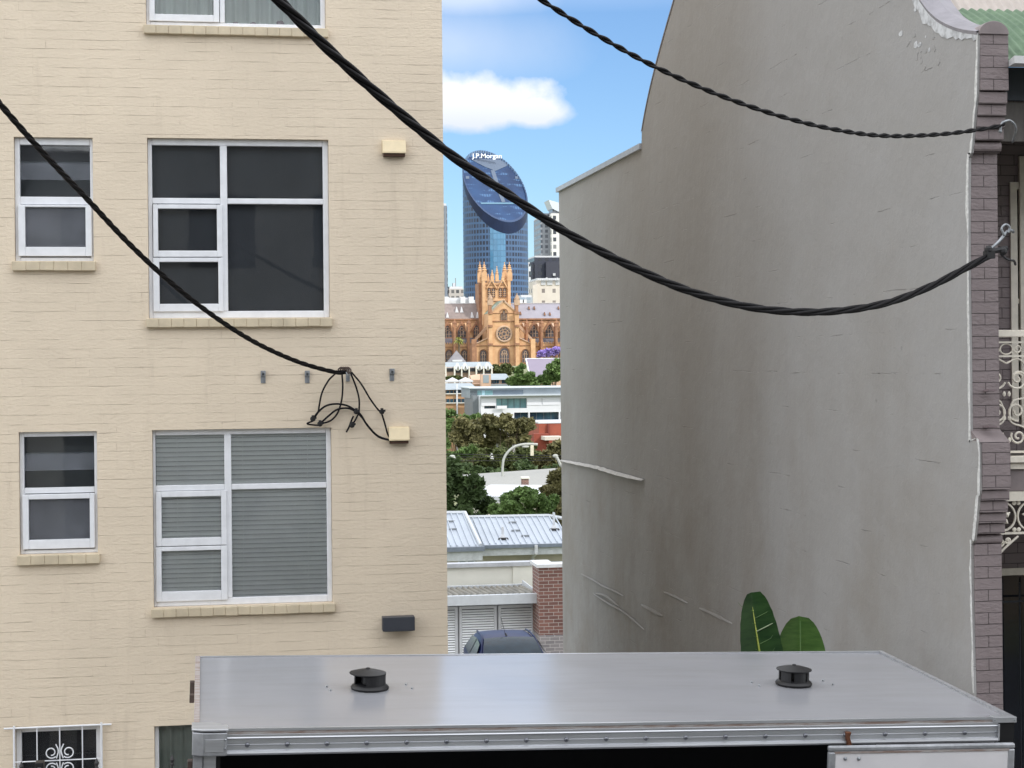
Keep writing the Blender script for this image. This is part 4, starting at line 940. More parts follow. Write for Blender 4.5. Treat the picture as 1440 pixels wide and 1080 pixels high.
# awning roof: rippled translucent sheets
ya0, ya1 = YG-.45, YG+2.2; z0_ = P(690, 839, ya0).z; z1_ = P(690, 826, ya1).z
rm = MB(); k = 0; xa_, xb_ = P(520, 830, YG).x, P(745, 830, YG+1).x
def corrug2(mb, xa, xb, y0, z0, y1, z1, pitch, amp, n=6):
    k = int((xb-xa)/pitch*n); o = len(mb.v)
    for (yy, zz) in ((y0, z0), (y1, z1)):
        for i in range(k+1): mb.v.append(Vector((xa+(xb-xa)*i/k, yy, zz+amp*math.sin(2*math.pi*i/n))))
    for i in range(k): mb.f.append((o+i, o+i+1, o+k+2+i, o+k+1+i))
corrug2(rm, xa_, xb_, ya0, z0_+.03, ya1, z1_, .15, .05); rm.build('awning_roof', mat('weathered rippled sheet', rgb(132,128,118), .7, col2=rgb(96,94,88), scale=3, stretch=(1,.2,1)), ga, smooth=True)
MB().box(xb_, P(756,838,YG).x, ya0, ya1, z0_-.1, z0_+.04).build('awning_flashing', m_fascia, ga)
MB().box(xa_, P(757,838,YG).x, ya1, ya1+.12, z0_-.4, z1_+.06).build('rear_flashing', m_fascia, ga)
MB().box(xa_, xs_[-1]+.1, YG+.08, YG+.3, gg, z0_-.12).build('side_wall', m_pale, ga)
# white parapet wall behind the awning
YW2 = YG+2.6; a = px3(520, 749, 797, 822, YW2)
pw_ = thing('parapet_wall', 'off white rendered parapet wall with grey capping above the garage awning', 'wall', (a[0], YW2, gg))
jx = P(721, 810, YW2).x
MB().box(a[0], jx, YW2, YW2+.2, gg, a[3]-.02).box(jx, a[1], YW2-.05, YW2+.2, gg, a[3]-.02).build('wall_face', m_wcream, pw_)
MB().box(a[0], a[1], YW2-.1, YW2+.25, a[3]-.02, P(690,791,YW2).z).build('capping', mat('grey capping', rgb(176,178,182), .5), pw_)
# brick pier
YPR = YG-.9; a = px3(758, 845, 798, 905, YPR); zc_ = P(770, 893, YPR).z
pier = thing('brick_pier', 'red brown brick wall with pale capping beside the slatted doors, grey brick base', 'wall', (a[0], YPR, gg))
zc0 = P(770, 798, YPR).z
MB().box(a[0], a[1], YPR, YPR+.9, zc_, zc0).build('brickwork', m_rbrick, pier)
MB().box(a[0]+.002, a[1], YPR-.02, YPR+.88, gg-.3, zc_-.0).build('grey_brick_base', m_gbrick, pier)
MB().box(a[0]-.05, a[1], YPR-.05, YPR+.45, zc0, zc0+.08).box(a[0]-.05, a[0]+.4, YPR+.45, YPR+.95, zc0, zc0+.08).build('capping', mat('pale pier capping', rgb(205,205,206), .5), pier)
# house with the seamed metal roof
YH = 52.0
ho_ = thing('courtyard_house', 'single storey house with pale seamed metal roof and beige walls behind the parapet', 'house', (P(700,780,YH).x, YH, gz_(YH)))
a = px3(500, 860, 776, 830, YH)
wn_ = [px3(766, 800, 789, 800, YH), px3(644, 669, 788, 797, YH)]
MB().wall(a[0], a[1], gz_(YH)-1, a[3]+.15, YH, wn_, .1).box(a[0], a[1], YH+.2, YH+7, gz_(YH)-1, a[3]-.1).build('wall', m_beige, ho_)
for w_ in wn_:
    f_ = MB().box(w_[0], w_[1], YH+.04, YH+.06, w_[2], w_[3]).build('window', mat('house window frame', rgb(200,205,208), .4), ho_)
    m_ = (w_[0]+w_[1])/2; MB().box(w_[0]+.06, m_-.04, YH+.03, YH+.038, w_[2]+.05, w_[3]-.04).box(m_+.04, w_[1]-.06, YH+.03, YH+.038, w_[2]+.05, w_[3]-.04).build('pane', mat('teal pane', rgb(86,110,116), .1), f_)
m_metalroof = mat('pale blue grey seamed roof', rgb(170,178,188), .5, .1, var=.06, scale=1.2)
YR0 = YH-.6; 
def roofplane(px_, py_, Y0, z0, slope):   # point on a plane rising away
    r = ray(px_, py_); t = (z0-slope*Y0-EZ)/(r.z-slope*r.y); return CAM+r*t
zE = P(700, 766, YR0).z; SL = .24
cor = [roofplane(x, y, YR0, zE, SL) for x, y in [(676,766.5),(850,763),(850,740),(790,741),(771,726),(657,728)]]
rp = MB(); rp.prism(cor, (0,0,-.05)); main = rp.build('roof', m_metalroof, ho_)
def seams(poly_px, dirx, n, x0_, x1_):
    pass
for k in range(46):   # standing seams up the slope, each cut at the hip
    xx = cor[0].x+(k+.5)*.19
    topY = min(cor[5].y, YR0+20)
    # left valley from corner0 to corner5, right hip from 4 to 2
    y0_ = YR0+.02; y1_ = cor[5].y-.05
    if xx < cor[0].x: continue
    t_ = (xx-cor[4].x)/(cor[2].x-cor[4].x)
    if t_ > 0: y1_ = cor[4].y+(cor[2].y-cor[4].y)*min(1, t_)
    z = lambda yy: zE+SL*(yy-YR0)
    MB().prism([(xx-.014,y0_,z(y0_)+.002),(xx+.014,y0_,z(y0_)+.002),(xx+.014,y0_,z(y0_)+.045),(xx-.014,y0_,z(y0_)+.045)], (0,y1_-y0_,z(y1_)-z(y0_))).build('roof_seam', m_metalroof, main)
YR1 = YH-1.3; zE1 = P(650, 769, YR1).z
c2 = [roofplane(x, y, YR1, zE1, SL) for x, y in [(540,771),(676,768),(654,722),(540,723)]]
lw = MB().prism(c2, (0,0,-.05)).build('roof_wing', m_metalroof, ho_)
for k in range(26):
    xx = c2[0].x+.1+k*.19
    if xx > c2[1].x-.1: break
    y1_ = c2[2].y if xx < c2[2].x else c2[1].y+(c2[2].y-c2[1].y)*(xx-c2[1].x)/(c2[2].x-c2[1].x)
    z = lambda yy: zE1+SL*(yy-YR1)
    MB().prism([(xx-.014,YR1+.02,z(YR1)+.01),(xx+.014,YR1+.02,z(YR1)+.01),(xx+.014,YR1+.02,z(YR1)+.055),(xx-.014,YR1+.02,z(YR1)+.055)], (0,y1_-YR1,z(y1_)-z(YR1))).build('roof_seam', m_metalroof, lw)
MB().tube([c2[1]+Vector((0,0,.03)), c2[2]+Vector((0,0,.03))], .06, 6).tube([c2[2]+Vector((0,0,.02)), c2[3]+Vector((0,0,.02))], .07, 6).build('hip_flashing', m_fascia, ho_)
MB().tube([cor[5]+Vector((-.4,0,.02)), cor[4]+Vector((0,0,.02)), cor[2]+Vector((0,0,.02))], .06, 6).build('ridge_flashing', m_fascia, ho_)
MB().box(c2[0].x, c2[1].x+.1, YR1-.12, YR1, zE1-.13, zE1-.0).build('gutter', mat('dark grey gutter', rgb(110,118,130), .4), ho_)
MB().box(c2[1].x+.1, cor[1].x, YR0-.12, YR0, zE-.1, zE-.0).build('gutter', mat('dark grey gutter', rgb(110,118,130), .4), ho_)
MB().box(c2[0].x, c2[1].x+.05, YR1-.02, YR1+.02, zE1-.42, zE1-.13).box(c2[1].x+.1, cor[1].x, YR0-.03, YR0+.02, zE-.33, zE-.1).build('eaves_board', mat('pale eaves board', rgb(176,180,182), .6), ho_)
q = P(754, 771, YR0-.15); MB().tube([q+Vector((0,0,.1)), q+Vector((0,0,-.15)), q+Vector((0,.6,-.35)), q+Vector((0,.75,-3))], .05, 8).build('downpipe', m_pale, ho_)
for (x, y, h) in [(707,757,.45),(779,744,.65)]:
    b_ = roofplane(x, y, YR0, zE, SL); mb = MB().cone(b_-Vector((0,0,.05)), b_+Vector((0,0,.12)), .13, .05, 10).tube([b_+Vector((0,0,.1)), b_+Vector((0,0,h*.8))], .04, 8)
    mb.build('vent_pipe', m_pale, main); MB().lathe(b_-Vector((0,.1,.02)), [(.17,0),(.14,.05)], 12, (1,.5)).build('pipe_boot', m_black, main)
for (x, y) in [(721,735.5),(739,754.5),(725,747)]:
    b_ = roofplane(x, y, YR0, zE, SL); MB().box(b_.x-.13, b_.x+.13, b_.y-.03, b_.y+.03, b_.z, b_.z+.05).build('roof_bracket', m_galv, main)
for (x, y) in [(634,734),(637,745)]:
    b_ = roofplane(x, y, YR1, zE1, SL); MB().box(b_.x-.12, b_.x+.12, b_.y-.03, b_.y+.03, b_.z, b_.z+.05).build('roof_bracket', m_galv, lw)

# the car: a dark blue hatchback facing the street
CY = 34.4; cg = gz_(CY)
cc = P(716, 900, CY); q0_ = P(690, 886, CY+.9)
car = thing('parked_car', 'dark blue hatchback with black windows parked nose out in front of the slatted garage doors', 'car', (cc.x, CY, cg))
RZ = q0_.z-cg-.02; SZ = RZ/1.46
m_car = mat('dark navy car paint', rgb(14,26,68), .35, .0, var=.06, spec=.10)
m_carglass = mat('dark car glass', rgb(26,42,54), .1, var=.2, spec=.18)
# stations along the length: (y, half width belt, half width top, z low, z belt, z top)
# nose toward -Y
body = MB()
def sect(y, wb_, zlo, zb_, wt, zt_, n=10):
    """half-profile ring: sill, side bulge, belt, tumblehome to the roof"""
    pts = [(0, zlo), (wb_*.8, zlo), (wb_*.97, zlo+.12), (wb_, (zlo+zb_)/2), (wb_*.985, zb_-.06), (wb_*.955, zb_)]
    if zt_ > zb_+.02:
        pts += [(wb_*.93+(wt-wb_*.93)*.5, zb_+(zt_-zb_)*.5), (wt, zt_-.05), (wt*.86, zt_-.008), (wt*.45, zt_+.012), (0, zt_+.018)]
    else:
        pts += [(wb_*.93, zb_+.004), (wb_*.85, zb_+.012), (wb_*.6, zb_+.03), (wb_*.3, zb_+.04), (0, zb_+.043)]
    return [Vector((s*x, y, z)) for s in (1,) for x, z in pts]+[Vector((-x, y, z)) for x, z in reversed(pts[1:-1])]
W_ = .845
st_ = [(-1.95,.60,.32,.55,0,0),(-1.85,.74,.2,.66,0,0),(-1.6,.80,.18,.78,0,0),(-1.2,.83,.18,.90,0,0),(-.85,.84,.18,.955,0,0),(-.5,.845,.18,.975,.72,1.16),(-.15,.845,.18,.985,.62,1.36),(.1,.845,.18,.99,.585,1.435),(.6,.845,.18,.99,.575,1.455),(1.1,.84,.18,1.0,.565,1.43),(1.5,.83,.18,1.0,.56,1.36),(1.78,.80,.2,.98,.6,1.12),(1.92,.72,.3,.9,0,0)]
o_ = None; rows = []
for (y, wb_, zl, zb_, wt, zt_) in st_:
    s_ = sect(y, wb_, zl, zb_, wt, zt_ if zt_ else 0); rows.append(s_)
m_ = len(rows[0])
for r_ in rows: body.v += r_
for i in range(len(rows)-1):
    for k in range(m_): body.f.append((i*m_+k, i*m_+(k+1) % m_, (i+1)*m_+(k+1) % m_, (i+1)*m_+k))
body.f.append(tuple(range(m_))); body.f.append(tuple((len(rows)-1)*m_+k for k in reversed(range(m_))))
def carbuild(mb, nm, m, par=car, **kw):
    for v in mb.v: v.z *= SZ
    return mb.build(nm, m, par, local=True, **kw)
carb = carbuild(body, 'body', m_car, smooth=True, autosm=50)
def gpoly(pts, nm, off, par=carb):
    return carbuild(MB().prism(pts, off), nm, m_carglass, par)
# windscreen: follows the slope from cowl to roof
ws = MB(); wrow = []
for t_ in range(6):
    t = t_/5; y = -.80+(.085+.80)*t; z = .975+(1.432-.975)*(1-(1-t)**1.35); hw = .70+(.545-.70)*t
    wrow.append([Vector((hw*s_/6, y-.03-.05*(1-(s_/6)**2)*(1-t), z+.012+.02*(1-(s_/6)**2))) for s_ in range(-6, 7)])
for r_ in wrow: ws.v += r_
for i in range(5):
    for k in range(12): ws.f.append((i*13+k, i*13+k+1, (i+1)*13+k+1, (i+1)*13+k))
carbuild(ws, 'windscreen', m_carglass, carb, smooth=True)
for s_ in (-1, 1):
    carbuild(MB().add([Vector((s_*.835,-.42,1.03)),Vector((s_*.835,.42,1.03)),Vector((s_*.645,.42,1.38)),Vector((s_*.665,-.08,1.34))], [(0,1,2,3) if s_ > 0 else (3,2,1,0)]), 'side_window', m_carglass, carb)
    carbuild(MB().add([Vector((s_*.835,.5,1.03)),Vector((s_*.82,1.35,1.05)),Vector((s_*.66,1.2,1.33)),Vector((s_*.645,.5,1.38))], [(0,1,2,3) if s_ > 0 else (3,2,1,0)]), 'side_window', m_carglass, carb)
    carbuild(MB().ball((s_*.95,-.48,1.03), .1, 10, 7, (1,.6,.75)), 'wing_mirror', m_car, car, smooth=True)
    carbuild(MB().ball((s_*.6,-1.84,.66), .13, 10, 7, (1.2,.5,.7)), 'headlight', mat('clear headlight', rgb(210,214,218), .15), car, smooth=True)
    carbuild(MB().tube([(s_*.70,-.75,.99),(s_*.655,-.35,1.20),(s_*.58,.1,1.435),(s_*.565,.6,1.462),(s_*.555,1.15,1.43)], .022, 6), 'roof_rail', m_car, car, smooth=True)
    for y in (-1.22, 1.22):
        wo = carbuild(MB().tube([(s_*.63,y,.31),(s_*.85,y,.31)], .31, 22), 'wheel', m_tyre); carbuild(MB().tube([(s_*.64,y,.31),(s_*.86,y,.31)], .18, 14), 'rim', m_alu2, wo)
carbuild(MB().box(-.45,.45,-1.97,-1.9,.5,.62), 'grille', m_black); carbuild(MB().box(-.2,.2,-1.99,-1.97,.36,.46), 'number_plate', m_twhite)
carbuild(MB().tube([(-.02,.2,1.45),(-.05,.24,1.51)], .02, 6).tube([(-.05,.24,1.5),(-.12,.42,1.86)], .006, 5), 'aerial', m_black)
carbuild(MB().tube([(-.4,-.86,1.0),(-.05,-.7,1.06),(.2,-.66,1.07)], .012, 5).tube([(.1,-.86,1.0),(.35,-.72,1.05)], .012, 5), 'wiper', m_black)
carbuild(MB().box(-.06,.06,-.02,.0,1.33,1.37), 'rear_view_mirror', m_black)
car.rotation_euler = (0, 0, R(-1)); car.scale = (.93, 1, 1)
# ---------------------------------------------------------------- trees
def leafmat(name, c1, c2, sc=.5):
    m, n, l, b = base_mat(name); tc = n.new('ShaderNodeTexCoord')
    g = n.new('ShaderNodeNewGeometry')
    f = ramp(n, l, noisef(n, l, tc.outputs['Object'], sc, 5, .7), .35, .65)
    c = mixc(n, l, f, c1, c2); c = mixc(n, l, mth(n, l, 'MULTIPLY', g.outputs['Random Per Island'], .55), c, tuple(x*1.9 for x in c2[:3])+(1,))
    l.new(c, b.inputs['Base Color']); b.inputs['Roughness'].default_value = .6; b.inputs['Specular IOR Level'].default_value = .25
    return m
LM = dict(green=leafmat('fresh green foliage', (.050,.085,.026,1), (.095,.150,.045,1)), brown=leafmat('bronze green foliage', (.062,.064,.026,1), (.118,.108,.046,1)),
          dark=leafmat('dark pine foliage', (.026,.044,.016,1), (.052,.080,.028,1)), olive=leafmat('olive foliage', (.040,.052,.018,1), (.075,.090,.030,1)), purple=leafmat('jacaranda blossom', (.20,.14,.38,1), (.34,.26,.56,1)))
m_bark = mat('bark', rgb(92,80,66), .9, var=.3, scale=4, bump=.02)
def tree(name, label, lobes, Y, kind, leaf, n, trunk=True, group='trees between the gap', tx=None, dens=1.0):
    """lobes: picture ellipses (cx, cy, rx, ry, dy) that the crown's clumps follow; Y distance"""
    rnd = random.Random(hash(label) % 1000 if False else len(label)*7+int(Y)); s = Y/F*1.0
    cs = []
    for (cx, cy, rx, ry, dy) in lobes:
        c = P(cx, cy, Y+dy); sx, sz = rx*(Y+dy)/F, ry*(Y+dy)/F; cs.append((c, sx, (sx+sz)/2, sz))
    gx = tx if tx is not None else lobes[0][0]; base = P(gx, 500, Y); gz = gz_(Y)
    t = thing(name, label, 'tree', (base.x, Y, gz), group)
    mb = MB(); tot = sum(a[1]*a[3] for a in cs)
    for (c, sx, sy, sz) in cs:
        k = int(n*sx*sz/tot); nsub = max(6, int(12*dens)); subs = []
        for _ in range(nsub):
            v = Vector((rnd.gauss(0,1), rnd.gauss(0,1), rnd.gauss(0,1))).normalized()*rnd.uniform(.45,.85)
            subs.append((Vector((c.x+v.x*sx, c.y+v.y*sy, c.z+v.z*sz)), rnd.uniform(.24,.42)))
        for _ in range(k):
            b_, q = rnd.choice(subs); v = Vector((rnd.gauss(0,1), rnd.gauss(0,1), rnd.gauss(0,1))).normalized()*rnd.uniform(.55,1.05)
            p = b_+Vector((v.x*sx*q, v.y*sy*q, v.z*sz*q*.8)); L = leaf*rnd.uniform(.5,1.25)
            a = Vector((rnd.gauss(0,1), rnd.gauss(0,1), rnd.gauss(0,.7))).normalized(); bb_ = a.cross(Vector((rnd.gauss(0,1), rnd.gauss(0,1), rnd.gauss(0,1)))).normalized()
            w = L*rnd.uniform(.35,.6); o = len(mb.v)
            mb.v += [p-a*L*.5, p+bb_*w*.5+a*L*.05, p+a*L*.5, p-bb_*w*.5-a*L*.05]; mb.f.append((o, o+1, o+2, o+3))
    mb.build('crown', LM[kind], t)
    if trunk:
        tk_ = MB(); ctr = sum((c[0] for c in cs), Vector())/len(cs); r0 = max(.12, max(a[1] for a in cs)*.07)
        h0 = gz+(ctr.z-gz)*.5
        tk_.tube(catmull([(base.x,Y,gz-.3),(base.x+.2*r0,Y,(gz+h0)/2),(ctr.x*.4+base.x*.6,Y,h0)], 4), [r0*1.2-.03*r0*i for i in range(9)], 8)
        for (c, sx, sy, sz) in cs:
            for q in range(3):
                e = c+Vector((rnd.uniform(-.6,.6)*sx, rnd.uniform(-.5,.5)*sy, rnd.uniform(-.1,.7)*sz)); s0 = Vector((ctr.x*.4+base.x*.6,Y,h0)); tk_.tube(catmull([s0, s0.lerp(e, .5)+Vector((0,0,sz*.1)), e], 3), [r0*.6,r0*.5,r0*.4,r0*.3,r0*.2,r0*.12,r0*.06], 6)
        tk_.build('trunk', m_bark, t)
    return t
G = 'trees filling the gap between the buildings'
tree('pine_tree', 'dark green pine tree beside the cream wall, in front of the white marquee', [(640,700,28,36,0),(668,688,22,20,0),(678,710,16,16,1),(652,728,24,16,-1),(628,670,20,30,0)], 88, 'dark', .55, 9000, group=G)
tree('leafy_tree', 'bright green leafy tree just above the metal roof, in front of the marquee', [(732,706,32,20,0),(708,716,20,14,-1),(762,708,22,18,0),(738,694,18,10,1)], 82, 'green', .42, 8000, group=G)
tree('leafy_tree', 'dark bronze tree against the grey wall, right of the marquee roof', [(786,680,20,22,0),(772,690,12,10,0),(780,712,14,20,0),(792,735,14,20,0)], 100, 'brown', .5, 6000, group=G)
tree('leafy_tree', 'broad bronze crowned tree in the middle of the gap, below the white building', [(702,592,24,14,0),(680,612,34,22,2),(726,608,22,16,0),(655,614,24,26,0),(738,598,14,12,0)], 200, 'brown', .9, 13000, group=G)
tree('leafy_tree', 'green topped tree at the left of the gap, beside the cream wall corner', [(645,588,26,16,0),(668,592,18,12,0),(630,600,14,20,0),(634,632,20,26,0)], 235, 'green', 1.0, 7000, group=G)
tree('leafy_tree', 'bronze tree above the street light arm, beside the grey wall', [(770,642,20,20,0),(785,634,16,14,0),(760,655,16,14,0),(786,660,16,18,0)], 175, 'brown', .8, 7000, group=G)
tree('leafy_tree', 'olive green tree behind the curved street light post', [(690,648,30,22,0),(720,655,22,22,0),(660,645,26,22,0),(740,640,18,14,0)], 165, 'olive', .8, 10000, group=G)
tree('leafy_tree', 'dark shaded tree low behind the grey slab roof', [(655,665,28,18,0),(690,668,24,14,0),(745,660,24,18,0),(775,668,18,14,0)], 150, 'dark', .7, 9000, group=G)
tree('leafy_tree', 'small yellow green tree beside the left curved lamp', [(655,636,12,6,0),(664,632,6,4,0)], 160, 'green', .6, 1500, group=G)
tree('leafy_tree', 'rounded green tree below the purple grey roofed hall', [(735,532,20,14,0),(722,536,12,10,0),(748,540,14,10,0)], 470, 'green', 1.5, 5000, group=G)
tree('leafy_tree', 'rounded green tree against the grey wall below the jacaranda', [(780,520,18,16,0),(772,530,14,12,0),(788,512,12,12,0),(764,538,12,8,0)], 475, 'green', 1.5, 5000, group=G)
tree('leafy_tree', 'dark round tree at the foot of the cathedral door bay', [(706,519,16,8,0),(696,520,8,7,0),(716,521,8,6,0)], 600, 'olive', 1.7, 3000, group=G)
tree('leafy_tree', 'pointed green tree right of the cathedral base', [(733,518,7,7,0),(728,522,8,6,0)], 640, 'green', 1.7, 1500, group=G)
tree('jacaranda_tree', 'purple flowering jacaranda tree in front of the cathedral aisle', [(772,496,14,5,0),(782,492,10,5,0),(762,498,8,4,0)], 690, 'purple', 1.8, 3000, group=G)
tree('leafy_tree', 'low brown green shrubs beside the white marquee tops', [(642,531,12,3,0),(632,532,8,3,0)], 455, 'olive', 1.0, 1200, group=G)
tree('leafy_tree', 'shadowy green tree glimpsed under the broad bronze crown, behind the thin power lines', [(705,632,22,12,0),(672,636,22,12,0),(738,628,14,10,0)], 225, 'olive', .9, 6000, group=G)
# palm
t = thing('palm_tree', 'small pale palm in front of the cathedral left aisle', 'tree', (P(645,505,700).x, 700, gz_(700)), G)
c = P(645, 478, 700); MB().tube([(c.x,700,gz_(700)-1),(c.x+.2,700,c.z)], [.5,.35], 8).build('trunk', m_bark, t)
mb = MB()
for k in range(46):
    a = k*2.4; el = random.uniform(-.6,1.0); L = random.uniform(2.2,3.6); d = Vector((math.cos(a)*math.cos(el), math.sin(a)*math.cos(el), math.sin(el)))
    p1 = c+d*L*.6; p2 = c+d*L+Vector((0,0,-.8)); sd = d.cross(Vector((0,0,1))).normalized()*.32; mb.add([c, p1+sd, p2, p1-sd], [(0,1,2,3)])
mb.build('fronds', leafmat('palm frond', (.12,.14,.03,1), (.24,.24,.06,1)), t)

# woodland and gardens filling the valley on either side of the view through the gap
rnd = random.Random(11); wd = MB()
for k in range(330):
    y = rnd.uniform(70, 560); xc = P(706, 500, y).x; hw = y*.045+9; sx = rnd.choice((-1, 1)); x = xc+sx*(hw+rnd.uniform(0, 1)**1.4*(40+y*.45)); r = rnd.uniform(2.8, 5.5)*(1+y/600); g_ = gz_(y)
    for q in range(80):
        v = Vector((rnd.gauss(0,1), rnd.gauss(0,1), rnd.gauss(0,1))).normalized()*rnd.uniform(.6,1.05); p = Vector((x+v.x*r, y+v.y*r, g_+r*.85+v.z*r*.9)); L = r*rnd.uniform(.25,.45)
        a = Vector((rnd.gauss(0,1), rnd.gauss(0,1), rnd.gauss(0,.7))).normalized(); b_ = a.cross(Vector((rnd.gauss(0,1), rnd.gauss(0,1), rnd.gauss(0,1)))).normalized()
        o = len(wd.v); wd.v += [p-a*L*.5, p+b_*L*.3, p+a*L*.5, p-b_*L*.3]; wd.f.append((o, o+1, o+2, o+3))
o = wd.build('woodland', LM['olive']); tag(o, 'mixed green trees and gardens covering the valley either side of the gap', 'woodland', kind='stuff')
# ---------------------------------------------------------------- street furniture in the valley
def pl3(pts, Y): return catmull([P(x, y, Y) for x, y in pts], 8)
m_lamp = mat('pale lamp post', rgb(160,162,156), .5, var=.06)
YL_ = 135
t = thing('street_light', 'tall pale street light with a wide curved arm over the middle of the gap', 'street light', (P(706,700,YL_).x, YL_, gz_(YL_)), 'street lights')
pp = pl3([(706,900),(706.5,690),(707,655),(710,642),(718,632),(728,626.5),(742,624.5),(756,625)], YL_)
MB().tube(pp, .10, 8).build('post', m_lamp, t, smooth=True)
q = P(748, 626, YL_); MB().box(q.x-.13, q.x+.13, YL_-.1, YL_+.1, q.z-.85, q.z).build('hanging_box', mat('lamp housing', rgb(196,190,168), .5), t, bevel=.03)
q = P(739, 628, YL_); MB().ball(q, .2, 10, 6, (1.6,.8,.5)).build('lamp_head', m_lamp, t)
for pts, lab in [([(650,800),(649,672),(646,660),(641,648),(636,642)], 'curved pale lamp post at the left of the gap, in front of dark pines'), ([(792,800),(791,668),(788,654),(784,645),(781,641)], 'curved pale lamp arm just showing beside the grey wall')]:
    t = thing('street_light', lab, 'street light', (P(pts[0][0],700,YL_).x, YL_, gz_(YL_)), 'street lights')
    pc = pl3(pts, YL_); MB().tube(pc, [.11]*(len(pc)-8)+[.13]*8, 8).build('post', m_lamp, t, smooth=True)
    MB().ball(pc[-1], .17, 8, 5, (1.4,1,.8)).build('lamp_head', m_lamp, t)
for k, (y0_, y1_) in enumerate([(637,641),(641,644),(648,646)]):
    mb = MB().tube([P(560,y0_,155),P(708,(y0_+y1_)/2+1,155),P(860,y1_,155)], .03, 4)
    tag(mb.build('power_line', m_black), ['highest','middle','lowest'][k]+' thin power line crossing the trees in the gap', 'power line', 'thin power lines')
def block(name, label, cat, px, Y, depth, m, zlo=None, group=None, roofm=None):
    a = px3(*px, Y); zl = a[2] if zlo is None else zlo
    t = thing(name, label, cat, ((a[0]+a[1])/2, Y, zl), group); MB().box(a[0], a[1], Y, Y+depth, zl, a[3]).build('wall', m, t)
    MB().box(a[0]-.1, a[1]+.1, Y-.1, Y+depth+.1, a[3], a[3]+(a[3]-zl)*.01+.1).build('roof', roofm or m, t); return t, a
# grey slab roof and white marquee
a = px3(675, 830, 674, 681, 128); zs = gz_(128)
t = thing('low_building', 'long low building with pale grey flat roof behind the white marquee', 'building', ((a[0]+a[1])/2, 128, zs))
MB().box(a[0]+.3, a[1]-.3, 128, 138, zs, a[2]).build('wall', m_beige, t)
q1, q2 = P(676,681,127), P(840,681,127)
MB().add([(q1.x,127,a[2]),(q2.x,127,a[2]),(q2.x,139,a[2]+.55),(q1.x,139,a[2]+.1),(q1.x,127,a[2]-.2),(q2.x,127,a[2]-.2)], [(0,1,2,3),(4,5,1,0)]).build('roof', mat('pale grey deck', rgb(138,138,134), .8, var=.1), t)
q = P(739, 677, 126); MB().box(q.x-.25, q.x+.25, 126, 126.5, q.z-1, q.z+.2).build('chimney', m_rbrick, t); MB().box(q.x-.3, q.x+.3, 125.9, 126.6, q.z+.2, q.z+.32).build('chimney_cap', m_wcream, t)
YM = 108; 
t = thing('marquee', 'long white marquee roof between the green trees', 'marquee', (P(725,690,YM).x, YM, gz_(YM)))
c = [P(650,699,YM), P(770,697,YM), P(757,682,YM), P(664,684,YM)]; c = [Vector(v) for v in c]; c[2].y += 6; c[3].y += 6
mw = mat('white canvas', rgb(186,188,192), .7, var=.03)
MB().add([c[0], c[1], P(762,682,YM+6), P(690,681.5,YM+6), Vector((c[0].x,YM,c[0].z-.4)), Vector((c[1].x,YM,c[1].z-.4))], [(0,1,2,3),(4,5,1,0)]).build('canopy', mw, t)
for k in range(5):
    x = c[0].x+(c[1].x-c[0].x)*k/4; MB().tube([(x,YM+.1,gz_(YM)),(x,YM+.1,c[0].z)], .06, 6).build('leg', m_pale, t)
# red brick building
t, a = block('brick_building', 'red brick building with stepped top beside the grey wall, below the white offices', 'building', (758,830,595,640), 300, 12, mat('red brick far', rgb(146,78,60), .9, var=.15, scale=.6), zlo=-19, roofm=m_pale)
a2_ = px3(770, 773, 596, 617, 299.7); MB().box(a2_[0], a2_[0]+.35, 299.6, 300, a2_[2], a2_[3]).build('downpipe', mat('dark red pipe', rgb(110,46,36), .7), t)
b_ = px3(751, 772, 610, 640, 298); MB().box(b_[0], b_[1], 298, 300-.01, -19, b_[3]).build('front_bay', mat('dark red brick far', rgb(128,62,48), .9, var=.15, scale=.6), t)
b_ = px3(762, 787, 613, 618, 297); MB().box(b_[0], b_[1], 294, 297.9, b_[2], b_[3]).build('porch_roof', mat('pale porch', rgb(190,182,172), .8), t)
# small white gate posts among the trees
t = thing('white_gate', 'white gate posts and rail showing through the bronze tree', 'gate', (P(712,612,203).x, 203, gz_(203)))
for x in (700, 722): 
    p = P(x, 606, 203); MB().box(p.x-.12, p.x+.12, 202.8, 203.2, gz_(203), p.z).build('post', mw, t)
p, q = P(701, 611, 203), P(721, 611, 203); MB().box(p.x, q.x, 202.9, 203.1, p.z-.2, p.z).build('rail', mw, t)
# white modern office building
YO = 345
mo = mat('white concrete', rgb(206,208,212), .6, var=.04, scale=.2); mgl = mat('teal office glass', rgb(52,84,98), .08, col2=rgb(30,44,62), scale=.35, var=.3, spec=.7)
mgl2 = mat('pale teal glass', rgb(120,158,162), .1, col2=rgb(80,118,124), scale=.4, spec=.7); mroofg = mat('grey metal roof far', rgb(136,146,152), .6, var=.08, scale=.4)
t = thing('office_building', 'white modern office building with glazed balconies and grey upper storey', 'building', (P(735,600,YO).x, YO, -19))
X = lambda x: P(x, 575, YO).x; Z = lambda y, x=735: P(x, y, YO).z
holes = [(X(681),X(697),Z(574),Z(560)),(X(698),X(741),Z(574),Z(560)),(X(723),X(743),Z(593),Z(580)),(X(745),X(786),Z(593),Z(580)),(X(723),X(743),Z(611),Z(595.5)),(X(745),X(758),Z(611),Z(595.5)),(X(788),X(806),Z(593),Z(580))]
MB().wall(X(676), X(830), -19, Z(556.5), YO, holes, 1.2).box(X(676), X(830), YO+1.3, YO+20, -19, Z(557)).build('wall', mo, t)
